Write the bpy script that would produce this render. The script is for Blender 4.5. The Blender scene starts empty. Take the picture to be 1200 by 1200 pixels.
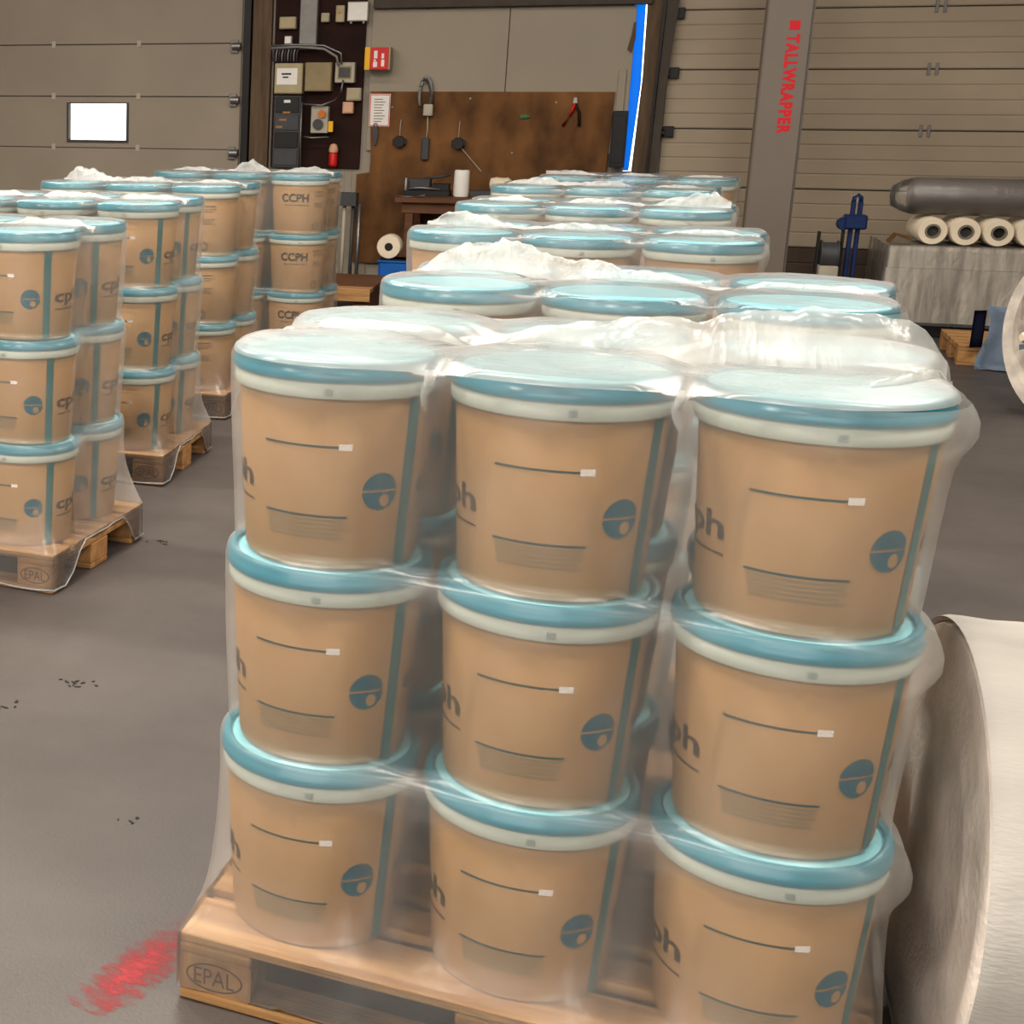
import bpy, bmesh, math, random
import numpy as np
from mathutils import Vector, Matrix, noise

random.seed(7)
SC = bpy.context.scene
COL = SC.collection
PI = math.pi

# ------------------------------------------------------------------ camera
F_PX, YAW, PITCH, ROLL = 1734.149, 0.452151, 0.228863, 0.005236
CAM = Vector((0.92304, -2.42392, 1.70173))
PPX, PPY = 75.783, 527.282            # principal point: the photograph is a crop of a wider frame
_fw = Vector((-math.sin(YAW)*math.cos(PITCH), math.cos(YAW)*math.cos(PITCH), -math.sin(PITCH)))
_rt = Vector((math.cos(YAW), math.sin(YAW), 0))
_up = _rt.cross(_fw)
RT = math.cos(ROLL)*_rt + math.sin(ROLL)*_up
UP = -math.sin(ROLL)*_rt + math.cos(ROLL)*_up
FW = _fw
cd = bpy.data.cameras.new('camera')
cam = bpy.data.objects.new('camera', cd); COL.objects.link(cam)
cam.matrix_world = Matrix(((RT.x, UP.x, -FW.x, CAM.x), (RT.y, UP.y, -FW.y, CAM.y), (RT.z, UP.z, -FW.z, CAM.z), (0, 0, 0, 1)))
cd.sensor_width = 36; cd.lens = F_PX/1200*36
cd.shift_x = (600-PPX)/1200; cd.shift_y = -(600-PPY)/1200
cd.clip_start = 0.05; cd.clip_end = 200
SC.camera = cam

# ------------------------------------------------------------------ world, exposure
wd = bpy.data.worlds.new('daylight'); SC.world = wd; wd.use_nodes = True
bg = wd.node_tree.nodes['Background']
bg.inputs[0].default_value = (1.0, 0.97, 0.92, 1); bg.inputs[1].default_value = 3.7
SC.view_settings.view_transform = 'Standard'
SC.view_settings.look = 'None'
SC.view_settings.gamma = 1.0
SC.view_settings.use_curve_mapping = False
SC.view_settings.exposure = -0.1
SC.cycles.use_denoising = True
SC.cycles.max_bounces = 10
SC.cycles.diffuse_bounces = 4
SC.cycles.glossy_bounces = 4
SC.cycles.transmission_bounces = 6
SC.cycles.transparent_max_bounces = 20
SC.cycles.caustics_reflective = False
SC.cycles.caustics_refractive = False

# wall frame: u along the back wall, v into it, z up
WANG, WDIST = 0.10127, 11.864
EX = Vector((math.cos(WANG), math.sin(WANG), 0)); EN = Vector((-math.sin(WANG), math.cos(WANG), 0))
def ray(px, py): return FW + (px-PPX)/F_PX*RT - (py-PPY)/F_PX*UP
def W(px, py, off=0.0):
    "pixel -> (u, z) on the plane standing off metres in front of the back wall"
    d = ray(px, py); t = ((WDIST-off) - CAM.dot(EN))/d.dot(EN); p = CAM + t*d
    return p.dot(EX), p.z
def wpt(u, v, z): return EX*u + EN*v + Vector((0, 0, z))

# lamp positions in the wall frame (u, v), watts; the fixtures are built further down
LAMPS = [(-5.0, 7.6, 80), (-1.2, 7.6, 80), (2.6, 7.6, 80),
         (-5.0, 3.6, 340), (-1.2, 3.6, 280), (2.6, 3.6, 200),
         (-5.0, -0.6, 260), (-1.2, -0.6, 250), (2.6, -0.6, 170),
         (-5.0, -4.8, 300), (-1.2, -4.8, 260), (2.6, -4.8, 150)]
LAMP_COL = (1.0, 0.92, 0.82)
CEIL = 5.2

# ------------------------------------------------------------------ materials
def lin(c):
    c = c/255.0
    return c/12.92 if c <= 0.04045 else ((c+0.055)/1.055)**2.4
def rgb(r, g, b): return (lin(r), lin(g), lin(b), 1)
def mat(name, col, rough=0.6, metal=0.0, var=0.12, scale=8.0, bump=0.0, bscale=60.0, spec=0.25, stretch=None, col2=None, detail=4.0, trans=0.0, lo=0.35, hi=0.7):
    m = bpy.data.materials.new(name); m.use_nodes = True
    nt = m.node_tree; N = nt.nodes; L = nt.links; b = N['Principled BSDF']
    tc = N.new('ShaderNodeTexCoord'); mp = N.new('ShaderNodeMapping'); L.new(tc.outputs['Object'], mp.inputs[0])
    if stretch: mp.inputs['Scale'].default_value = stretch
    nz = N.new('ShaderNodeTexNoise'); nz.inputs['Scale'].default_value = scale; nz.inputs['Detail'].default_value = detail
    L.new(mp.outputs[0], nz.inputs['Vector'])
    cr = N.new('ShaderNodeValToRGB')
    c2 = col2 or tuple(max(0, x*(1-var)) for x in col[:3])+(1,)
    c1 = col if col2 else tuple(min(1, x*(1+var*0.6)) for x in col[:3])+(1,)
    cr.color_ramp.elements[0].color = c2; cr.color_ramp.elements[1].color = c1
    cr.color_ramp.elements[0].position = lo; cr.color_ramp.elements[1].position = hi
    L.new(nz.outputs['Fac'], cr.inputs[0]); L.new(cr.outputs[0], b.inputs['Base Color'])
    b.inputs['Roughness'].default_value = rough; b.inputs['Metallic'].default_value = metal
    b.inputs['Specular IOR Level'].default_value = spec
    if trans: b.inputs['Transmission Weight'].default_value = trans
    if bump:
        n2 = N.new('ShaderNodeTexNoise'); n2.inputs['Scale'].default_value = bscale; L.new(mp.outputs[0], n2.inputs['Vector'])
        bp = N.new('ShaderNodeBump'); bp.inputs['Strength'].default_value = bump; bp.inputs['Distance'].default_value = 0.01
        L.new(n2.outputs['Fac'], bp.inputs['Height']); L.new(bp.outputs[0], b.inputs['Normal'])
    return m

def film_mat(name, haze=0.2, blur=0.35, tint=(0.93, 0.92, 0.89), rough=0.27, bump=0.35, bscale=9.0, ior=1.42, gloss=None):
    "thin milky polythene: mostly clear, a little scattering, glossy by Fresnel"
    m = bpy.data.materials.new(name); m.use_nodes = True
    nt = m.node_tree; N = nt.nodes; L = nt.links; N.clear()
    out = N.new('ShaderNodeOutputMaterial')
    tc = N.new('ShaderNodeTexCoord'); mp = N.new('ShaderNodeMapping'); L.new(tc.outputs['Object'], mp.inputs[0])
    nz = N.new('ShaderNodeTexNoise'); nz.inputs['Scale'].default_value = 5; nz.inputs['Detail'].default_value = 5
    L.new(mp.outputs[0], nz.inputs['Vector'])
    mr = N.new('ShaderNodeMapRange'); mr.inputs[1].default_value = 0.3; mr.inputs[2].default_value = 0.75
    mr.inputs[3].default_value = haze*0.72; mr.inputs[4].default_value = min(0.97, haze*1.4); L.new(nz.outputs['Fac'], mr.inputs[0])
    df = N.new('ShaderNodeBsdfDiffuse'); df.inputs[0].default_value = tint+(1,)
    tl = N.new('ShaderNodeBsdfTranslucent'); tl.inputs[0].default_value = tint+(1,)
    sc = N.new('ShaderNodeMixShader'); sc.inputs[0].default_value = 0.5; L.new(df.outputs[0], sc.inputs[1]); L.new(tl.outputs[0], sc.inputs[2])
    tr = N.new('ShaderNodeBsdfTransparent'); tr.inputs[0].default_value = (0.975, 0.975, 0.97, 1)
    thru = tr
    if blur:
        rf = N.new('ShaderNodeBsdfRefraction'); rf.inputs['IOR'].default_value = 1.02; rf.inputs['Roughness'].default_value = 0.32; rf.inputs[0].default_value = (0.97, 0.97, 0.96, 1)
        thru = N.new('ShaderNodeMixShader'); thru.inputs[0].default_value = blur; L.new(tr.outputs[0], thru.inputs[1]); L.new(rf.outputs[0], thru.inputs[2])
    m1 = N.new('ShaderNodeMixShader'); L.new(mr.outputs[0], m1.inputs[0]); L.new(thru.outputs[0], m1.inputs[1]); L.new(sc.outputs[0], m1.inputs[2])
    gl = N.new('ShaderNodeBsdfGlossy'); gl.inputs['Roughness'].default_value = rough; gl.inputs[0].default_value = (0.95, 0.95, 0.95, 1)
    fr = N.new('ShaderNodeFresnel'); fr.inputs[0].default_value = ior
    m2 = N.new('ShaderNodeMixShader')
    if gloss is None: L.new(fr.outputs[0], m2.inputs[0])
    else: m2.inputs[0].default_value = gloss
    L.new(m1.outputs[0], m2.inputs[1]); L.new(gl.outputs[0], m2.inputs[2])
    n2 = N.new('ShaderNodeTexNoise'); n2.inputs['Scale'].default_value = bscale; n2.inputs['Detail'].default_value = 4; n2.inputs['Distortion'].default_value = 1.2
    mp2 = N.new('ShaderNodeMapping'); mp2.inputs['Scale'].default_value = (1, 1, 0.45); L.new(tc.outputs['Object'], mp2.inputs[0]); L.new(mp2.outputs[0], n2.inputs['Vector'])
    bp = N.new('ShaderNodeBump'); bp.inputs['Strength'].default_value = bump; bp.inputs['Distance'].default_value = 0.02
    L.new(n2.outputs['Fac'], bp.inputs['Height'])
    for n in (df, tl, gl, fr): L.new(bp.outputs[0], n.inputs['Normal'])
    L.new(m2.outputs[0], out.inputs[0])
    return m

def floor_mat():
    m = bpy.data.materials.new('floor_paint'); m.use_nodes = True
    nt = m.node_tree; N = nt.nodes; L = nt.links; b = N['Principled BSDF']
    tc = N.new('ShaderNodeTexCoord')
    def nz(scale, detail=6, rough=0.6, dist=0.0, st=(1, 1, 1)):
        mp = N.new('ShaderNodeMapping'); mp.inputs['Scale'].default_value = st; L.new(tc.outputs['Object'], mp.inputs[0])
        n = N.new('ShaderNodeTexNoise'); n.inputs['Scale'].default_value = scale; n.inputs['Detail'].default_value = detail
        n.inputs['Roughness'].default_value = rough; n.inputs['Distortion'].default_value = dist; L.new(mp.outputs[0], n.inputs['Vector']); return n
    def ramp(n, p0, p1, c0, c1):
        r = N.new('ShaderNodeValToRGB'); r.color_ramp.elements[0].position = p0; r.color_ramp.elements[1].position = p1
        r.color_ramp.elements[0].color = c0; r.color_ramp.elements[1].color = c1; L.new(n.outputs['Fac'], r.inputs[0]); return r
    def mix(f, a, c, k='MIX'):
        x = N.new('ShaderNodeMix'); x.data_type = 'RGBA'; x.blend_type = k; L.new(f, x.inputs[0])
        L.new(a, x.inputs[6])
        if isinstance(c, tuple): x.inputs[7].default_value = c
        else: L.new(c, x.inputs[7])
        return x.outputs[2]
    base = ramp(nz(1.6, 8), 0.3, 0.72, rgb(60, 54, 51), rgb(76, 69, 65))
    grit = ramp(nz(85, 3), 0.62, 0.72, (0, 0, 0, 1), (0.6, 0.6, 0.6, 1))
    c = mix(grit.outputs[0], base.outputs[0], rgb(40, 36, 34))
    speck = ramp(nz(42, 2), 0.74, 0.77, (0, 0, 0, 1), (0.75, 0.75, 0.75, 1))
    c = mix(speck.outputs[0], c, rgb(30, 26, 24))
    pale = ramp(nz(60, 2, .5, 0, (1, 1.7, 1)), 0.765, 0.785, (0, 0, 0, 1), (0.6, 0.6, 0.6, 1))
    c = mix(pale.outputs[0], c, rgb(130, 122, 116))
    scuff = ramp(nz(3.0, 6, .65, 1.5, (0.35, 2.2, 1)), 0.63, 0.72, (0, 0, 0, 1), (0.35, 0.35, 0.35, 1))
    c = mix(scuff.outputs[0], c, rgb(88, 81, 76))
    L.new(c, b.inputs['Base Color'])
    rr = N.new('ShaderNodeMapRange'); L.new(nz(5).outputs['Fac'], rr.inputs[0]); rr.inputs[3].default_value = 0.38; rr.inputs[4].default_value = 0.62
    L.new(rr.outputs[0], b.inputs['Roughness'])
    bp = N.new('ShaderNodeBump'); bp.inputs['Strength'].default_value = 0.12; bp.inputs['Distance'].default_value = 0.01
    L.new(nz(120, 3).outputs['Fac'], bp.inputs['Height']); L.new(bp.outputs[0], b.inputs['Normal'])
    return m

def emit_mat(name, col, s):
    m = bpy.data.materials.new(name); m.use_nodes = True; N = m.node_tree.nodes; L = m.node_tree.links; N.clear()
    e = N.new('ShaderNodeEmission'); e.inputs[0].default_value = col+(1,); e.inputs[1].default_value = s
    o = N.new('ShaderNodeOutputMaterial'); L.new(e.outputs[0], o.inputs[0]); return m

def translucent_mat(name, col, clear=0.3, rough=0.3):
    m = bpy.data.materials.new(name); m.use_nodes = True; N = m.node_tree.nodes; L = m.node_tree.links; N.clear()
    o = N.new('ShaderNodeOutputMaterial')
    t = N.new('ShaderNodeBsdfTranslucent'); t.inputs[0].default_value = col
    c = N.new('ShaderNodeBsdfTransparent'); c.inputs[0].default_value = col
    x = N.new('ShaderNodeMixShader'); x.inputs[0].default_value = clear; L.new(t.outputs[0], x.inputs[1]); L.new(c.outputs[0], x.inputs[2])
    g = N.new('ShaderNodeBsdfGlossy'); g.inputs['Roughness'].default_value = rough
    f = N.new('ShaderNodeFresnel'); y = N.new('ShaderNodeMixShader'); L.new(f.outputs[0], y.inputs[0]); L.new(x.outputs[0], y.inputs[1]); L.new(g.outputs[0], y.inputs[2])
    L.new(y.outputs[0], o.inputs[0]); return m

M = {}
M['floor'] = floor_mat()
M['wall'] = mat('wall_plaster', rgb(150, 140, 128), 0.9, scale=2, var=.15)
M['ceil'] = mat('ceiling_sheet', rgb(150, 142, 132), 0.9, scale=2)
M['door_l'] = mat('door_panel_grey', rgb(143, 131, 116), 0.55, scale=1.4, var=.08, bump=.05, bscale=200)
M['door_r'] = mat('door_panel_cream', rgb(160, 145, 124), 0.55, scale=1.4, var=.10, bump=.05, bscale=200)
M['door_dirty'] = mat('door_bottom_rubber', rgb(74, 60, 50), 0.8, scale=3, var=.25)
M['white_panel'] = mat('white_panel', rgb(144, 133, 116), 0.5, scale=1.3, var=.07)
M['ply'] = mat('brown_plywood', rgb(124, 84, 46), 0.85, scale=3.2, var=.35, stretch=(1, 1, .6), detail=8, col2=rgb(66, 42, 22))
M['darkboard'] = mat('dark_brown_board', rgb(40, 21, 16), 0.95, scale=4, var=.3)
M['post'] = mat('timber_post', rgb(92, 74, 56), 0.8, scale=5, stretch=(4, 4, .4), var=.35)
M['beam'] = mat('dark_beam', rgb(66, 58, 50), 0.7)
M['track'] = mat('black_track', rgb(38, 36, 36), 0.45, .6)
M['steel'] = mat('galvanised', rgb(128, 126, 124), 0.4, .8)
M['grey_metal'] = mat('grey_metal', rgb(128, 124, 120), 0.5, .2)
M['dark_grey'] = mat('dark_grey_plastic', rgb(62, 62, 64), 0.45)
M['black'] = mat('black_plastic', rgb(26, 25, 26), 0.5)
M['boxcream'] = mat('cream_enclosure', rgb(164, 150, 118), 0.5)
M['boxgrey'] = mat('pale_grey_enclosure', rgb(168, 160, 144), 0.5)
M['olive'] = mat('olive_enclosure', rgb(138, 122, 88), 0.5)
M['paper'] = mat('paper', rgb(226, 222, 216), 0.8, var=.05)
M['red'] = mat('red_enamel', rgb(196, 26, 22), 0.4)
M['red_ink'] = mat('red_print', rgb(206, 30, 40), 0.6, var=.04)
M['yellow'] = mat('yellow_plastic', rgb(226, 170, 24), 0.5)
M['pink'] = mat('salmon_plastic', rgb(206, 160, 130), 0.5)
M['orange'] = mat('orange_knob', rgb(200, 110, 30), 0.5)
M['mast'] = mat('mast_grey_paint', rgb(116, 106, 97), 0.45, scale=2, var=.06)
M['blue'] = mat('blue_enamel', rgb(14, 36, 80), 0.45)
M['blue_plastic'] = mat('blue_plastic_tub', rgb(24, 90, 170), 0.4)
M['tarp'] = translucent_mat('blue_tarpaulin', (0.0, 0.34, 0.78, 1), 0.3, 1.0)
M['glass'] = film_mat('window_glass', 0.03, 0, (.9, .95, 1), .05, .0)
M['bench'] = mat('bench_wood', rgb(96, 62, 40), 0.7, scale=6, stretch=(.5, 5, 5), var=.3)
M['timber'] = mat('pallet_timber', rgb(184, 143, 94), 0.75, scale=7, stretch=(.35, 5, 5), var=.4, bump=.25, bscale=30, col2=rgb(142, 100, 58), detail=7)
M['timber_block'] = mat('pallet_block_timber', rgb(186, 140, 90), 0.8, scale=16, var=.35, bump=.2, bscale=60, col2=rgb(154, 108, 64))
M['stamp'] = mat('burnt_stamp', rgb(92, 60, 38), 0.9)
M['tan'] = mat('bucket_cream', rgb(164, 127, 85), 0.6, scale=3.5, var=.05, spec=.25)
M['collar'] = mat('bucket_collar', rgb(188, 194, 182), 0.4, scale=4, var=.04)
M['lid'] = mat('lid_teal', rgb(2, 122, 142), 0.22, scale=5, var=.10, spec=.5)
M['lid_panel'] = mat('lid_panel_pale_teal', rgb(132, 210, 224), 0.4, scale=3, var=.06)
M['ink_teal'] = mat('ink_teal', rgb(10, 88, 104), 0.5, var=.05)
M['ink_stripe'] = mat('ink_stripe', rgb(36, 104, 106), 0.5, var=.05)
M['ink_line'] = mat('ink_line', rgb(8, 62, 64), 0.5, var=.05)
M['ink_faint'] = mat('ink_faint', rgb(126, 112, 82), 0.6, var=.05)
M['ink_grey'] = mat('ink_grey', rgb(92, 84, 66), 0.6, var=.05)
M['ink_dark'] = mat('ink_dark', rgb(56, 46, 38), 0.6, var=.05)
M['ink_black'] = mat('ink_black', rgb(34, 30, 28), 0.6, var=.05)
M['tag'] = mat('white_tag', rgb(240, 232, 224), 0.5, var=.03)
M['film_front'] = film_mat('front_film', 0.13, 0.22, (.97, .95, .91), .35, bump=.15, gloss=.03)
M['film'] = film_mat('stack_film', 0.22, 0.20, (.97, .96, .93), .3, bump=.3, gloss=.06)
M['film_far'] = film_mat('stack_film_fresh', 0.16, 0.08, (.97, .96, .94), .3, gloss=.07, bump=.2, bscale=7)
M['film_milky'] = film_mat('stack_film_milky', 0.24, 0.14, (.98, .97, .95), .3, gloss=.06, bump=.2, bscale=7)
M['film_top'] = film_mat('top_film_clear', 0.18, 0.05, bump=.3, bscale=5)
M['film_top_near'] = film_mat('top_film_milky', 0.50, 0.05, (.74, .74, .71), bump=.22, bscale=4)
M['tabgrey'] = mat('tab_grey', rgb(140, 152, 144), .6)
M['film_skirt'] = film_mat('skirt_film', 0.13, 0, bump=.5, bscale=8)
M['film_fin_thin'] = film_mat('smooth_gathered_film', 0.42, 0.1, tint=(.80, .80, .77), bump=.4, bscale=9)
M['film_fin'] = film_mat('gathered_film', 0.55, 0.1, tint=(.96, .95, .92), bump=.9, bscale=16)
M['film_clear'] = film_mat('clear_sleeve', 0.10, 0, bump=.7, bscale=14)
M['cartonwrap'] = mat('film_wrapped_cartons', rgb(214, 204, 190), 0.25, scale=5, stretch=(3, 3, .3), var=.4, bump=.4, bscale=10)
M['foam'] = mat('grey_foam', rgb(104, 93, 90), 0.35, scale=6, var=.12, bump=.3, bscale=12)
M['rollwhite'] = mat('white_film_roll', rgb(222, 208, 184), 0.45, var=.06)
M['core'] = mat('cardboard_core', rgb(112, 106, 92), 0.9)
M['card'] = mat('brown_cardboard', rgb(150, 108, 70), 0.85, var=.15)
M['bluesheet'] = mat('blue_grey_sheet', rgb(132, 150, 172), 0.5, scale=4, var=.12)
M['navy'] = mat('navy_cloth', rgb(34, 38, 66), 0.8)
M['reelwhite'] = mat('reel_plastic', rgb(206, 196, 184), 0.5, scale=12, var=.2, bump=.4, bscale=20)
M['fabric'] = mat('white_fabric_roll', rgb(182, 177, 169), 0.8, scale=6, stretch=(.5, 2, 2), var=.10, bump=.15, bscale=90)
M['fabric_end'] = mat('grey_roll_end', rgb(240, 228, 216), 0.9, scale=5, var=.25, bump=.3, bscale=70)
M['scrap'] = mat('black_scrap', rgb(40, 36, 34), 0.7)
M['green'] = mat('green_plastic', rgb(60, 110, 70), .6)

# ------------------------------------------------------------------ mesh helpers
class MB:
    def __init__(s): s.bm = bmesh.new()
    def box(s, x0, x1, y0, y1, z0, z1, bevel=0.0):
        r = bmesh.ops.create_cube(s.bm, size=1.0, matrix=Matrix.Translation(((x0+x1)/2, (y0+y1)/2, (z0+z1)/2)) @ Matrix.Diagonal((abs(x1-x0), abs(y1-y0), abs(z1-z0), 1)))
        if bevel:
            es = list({e for v in r['verts'] for e in v.link_edges})
            bmesh.ops.bevel(s.bm, geom=es, offset=bevel, segments=1, affect='EDGES')
        return s
    def prism(s, poly, y0, y1):
        "polygon of (x, z) extruded from y0 to y1"
        a = [s.bm.verts.new((x, y0, z)) for x, z in poly]; b = [s.bm.verts.new((x, y1, z)) for x, z in poly]
        n = len(poly); s.bm.faces.new(a); s.bm.faces.new(b[::-1])
        for i in range(n): s.bm.faces.new((a[i], b[i], b[(i+1) % n], a[(i+1) % n]))
        bmesh.ops.recalc_face_normals(s.bm, faces=s.bm.faces[:]); return s
    def lathe(s, prof, seg=48, axis='z', at=(0, 0, 0), cap=False):
        rings = []
        for r, z in prof:
            if r < 1e-6: rings.append([s.bm.verts.new((0, 0, z))]); continue
            rings.append([s.bm.verts.new((r*math.cos(2*PI*i/seg), r*math.sin(2*PI*i/seg), z)) for i in range(seg)])
        allv = [v for q in rings for v in q]; fs = []
        for a, b in zip(rings, rings[1:]):
            for i in range(seg):
                j = (i+1) % seg
                va = [a[0]] if len(a) == 1 else [a[i], a[j]]
                vb = [b[0]] if len(b) == 1 else [b[j], b[i]]
                if len(va)+len(vb) >= 3: fs.append(s.bm.faces.new(va+vb))
        bmesh.ops.recalc_face_normals(s.bm, faces=fs)
        R = {'z': Matrix.Identity(4), 'x': Matrix.Rotation(PI/2, 4, 'Y'), 'y': Matrix.Rotation(-PI/2, 4, 'X')}[axis]
        bmesh.ops.transform(s.bm, matrix=Matrix.Translation(at) @ R, verts=allv); return s
    def tube(s, pts, r, seg=8):
        pts = [Vector(p) for p in pts]; rings = []
        for i, p in enumerate(pts):
            t = (pts[min(i+1, len(pts)-1)]-pts[max(i-1, 0)]).normalized()
            a = t.cross(Vector((0, 0, 1)) if abs(t.z) < .9 else Vector((1, 0, 0))).normalized(); b = t.cross(a)
            rings.append([s.bm.verts.new(p + r*(math.cos(2*PI*k/seg)*a + math.sin(2*PI*k/seg)*b)) for k in range(seg)])
        for a, b in zip(rings, rings[1:]):
            for i in range(seg): s.bm.faces.new((a[i], a[(i+1) % seg], b[(i+1) % seg], b[i]))
        s.bm.faces.new(rings[0][::-1]); s.bm.faces.new(rings[-1])
        bmesh.ops.recalc_face_normals(s.bm, faces=s.bm.faces[:]); return s
    def grid(s, P):
        "P[i][j] points"
        V = [[s.bm.verts.new(p) for p in row] for row in P]
        for a, b in zip(V, V[1:]):
            for i in range(len(a)-1): s.bm.faces.new((a[i], a[i+1], b[i+1], b[i]))
        return s
    def mesh(s, name, material, smooth=False, angle=None):
        me = bpy.data.meshes.new(name); s.bm.to_mesh(me); s.bm.free(); me.materials.append(material)
        if smooth: me.shade_smooth()
        if angle: 
            me.shade_smooth()
            try: me.set_sharp_from_angle(angle=math.radians(angle))
            except Exception: pass
        return me
    def obj(s, name, material, parent=None, smooth=False, angle=None):
        return link(name, s.mesh(name, material, smooth, angle), parent)

def link(name, me, parent=None, loc=None, rot=None):
    o = bpy.data.objects.new(name, me); COL.objects.link(o)
    if parent is not None: o.parent = parent
    if loc is not None: o.location = loc
    if rot is not None: o.rotation_euler = rot
    return o
def tag(o, label, cat, group=None, kind=None):
    if label: o['label'] = label
    if cat: o['category'] = cat
    if group: o['group'] = group
    if kind: o['kind'] = kind
    return o
def thing(name, label, cat, loc=(0, 0, 0), rz=0.0, group=None, kind=None):
    o = bpy.data.objects.new(name, None); COL.objects.link(o); o.empty_display_size = .1
    o.location = loc; o.rotation_euler = (0, 0, rz)
    return tag(o, label, cat, group, kind)
def wthing(name, label, cat, u, off, z=0.0, group=None, kind=None):
    "thing whose local x runs along the back wall, local y into it"
    return thing(name, label, cat, wpt(u, WDIST-off, z), WANG, group, kind)
def struct(o): o['kind'] = 'structure'; return o

def text_mesh(name, body, height, material, bold=0.0, spacing=1.0, width=None):
    cu = bpy.data.curves.new(name, 'FONT'); cu.body = body; cu.align_x = 'CENTER'; cu.align_y = 'CENTER'
    cu.size = 1.0; cu.offset = bold; cu.space_character = spacing; cu.resolution_u = 3
    ob = bpy.data.objects.new(name, cu); COL.objects.link(ob); bpy.context.view_layer.update()
    me = bpy.data.meshes.new_from_object(ob.evaluated_get(bpy.context.evaluated_depsgraph_get()))
    bpy.data.objects.remove(ob); bpy.data.curves.remove(cu)
    xs = [v.co.x for v in me.vertices]; ys = [v.co.y for v in me.vertices]
    cx, cy = (min(xs)+max(xs))/2, (min(ys)+max(ys))/2; k = height/(max(ys)-min(ys)); kx = (width/(max(xs)-min(xs))) if width else k
    for v in me.vertices: v.co = ((v.co.x-cx)*kx, (v.co.y-cy)*k, 0)
    me.materials.clear(); me.materials.append(material); me.name = name
    return me

# ------------------------------------------------------------------ the setting
U0, U1, V0 = -8.6, 6.4, -9.5
fl = MB().box(U0-.2, U1+.2, V0-.2, WDIST+.2, -.2, 0).obj('floor', M['floor']); fl.rotation_euler.z = WANG; struct(fl)
ce = MB().box(U0-.2, U1+.2, V0-.2, WDIST+.2, CEIL, CEIL+.15).obj('ceiling', M['ceil']); ce.rotation_euler.z = WANG; struct(ce)
for nm, b in (('wall_left', (U0-.2, U0, V0, WDIST)), ('wall_right', (U1, U1+.2, V0, WDIST))):
    o = MB().box(*b, 0, CEIL).obj(nm, M['wall']); o.rotation_euler.z = WANG; struct(o)

GU0, GU1, GZ = -6.2, 3.6, 4.2       # unseen gate opening behind the camera, added to bring daylight onto upright faces
wf_ = thing('wall_front', None, None, (0, 0, 0), WANG, kind='structure')
for b in ((U0-.2, GU0, 0, CEIL), (GU1, U1+.2, 0, CEIL), (GU0, GU1, GZ, CEIL)):
    MB().box(b[0], b[1], V0-.2, V0, b[2], b[3]).obj('wall_section', M['wall'], wf_)
pl = bpy.data.lights.new('added_gate_portal', 'AREA'); pl.shape = 'RECTANGLE'; pl.size = GU1-GU0; pl.size_y = GZ; pl.cycles.is_portal = True
po = bpy.data.objects.new('added_gate_portal', pl); COL.objects.link(po); po.location = wpt((GU0+GU1)/2, V0-.1, GZ/2); po.rotation_euler = (PI/2, 0, WANG+PI)

DL1 = W(282, 113)[0]              # right edge of the left sectional door
DL0 = DL1-4.0
DR0 = 1.02; DR1 = DR0+4.2
DTOP = 3.4
gapL = [W(744, 3), W(730, 196)]; gapR = [W(764, 3), W(742, 196)]
wb = thing('wall_back', None, None, (0, 0, 0), WANG, kind='structure')
MB().box(U0-.2, DL0, WDIST, WDIST+.2, 0, CEIL).obj('wall_section', M['wall'], wb)
MB().box(DL0, U1+.2, WDIST, WDIST+.2, DTOP, CEIL).obj('wall_section', M['wall'], wb)
MB().box(DR1, U1+.2, WDIST, WDIST+.2, 0, DTOP).obj('wall_section', M['wall'], wb)
def ext(a, b, z): t = (z-a[1])/(b[1]-a[1]); return (a[0]+t*(b[0]-a[0]), z)
zb_, zt_ = 1.15, 2.68
MB().prism([(DL1, 0), (ext(*gapL, zb_)[0], 0), ext(*gapL, zb_), ext(*gapL, zt_), (ext(*gapL, zt_)[0], DTOP), (DL1, DTOP)], WDIST, WDIST+.1).obj('wall_section', M['wall'], wb)
MB().prism([(ext(*gapR, zb_)[0], 0), (DR0+.05, 0), (DR0+.05, DTOP), (ext(*gapR, zt_)[0], DTOP), ext(*gapR, zt_), ext(*gapR, zb_)], WDIST, WDIST+.1).obj('wall_section', M['wall'], wb)
MB().box(ext(*gapL, zb_)[0], ext(*gapR, zb_)[0], WDIST, WDIST+.1, 0, zb_).obj('wall_section', M['wall'], wb)
MB().box(ext(*gapL, zt_)[0], ext(*gapR, zt_)[0], WDIST, WDIST+.1, zt_, DTOP).obj('wall_section', M['wall'], wb)
# white cladding panels above the plywood
for a, b in ((433, 591.5), (592.5, 738)):
    p0 = W(a, 107); p1 = W(b, 107)
    MB().box(p0[0], p1[0], WDIST-.03, WDIST, 1.30, W(600, 9)[1], .003).obj('cladding_panel', M['white_panel'], wb)
MB().box(W(395, 210)[0], W(433, 210)[0], WDIST-.015, WDIST, .1, W(410, 190)[1]).obj('cladding_panel', M['white_panel'], wb)
for px in (404, 412):
    u = W(px, 210)[0]; MB().box(u-.004, u+.004, WDIST-.018, WDIST-.014, .7, W(410, 190)[1]).obj('joint_strip', M['grey_metal'], wb)

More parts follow.
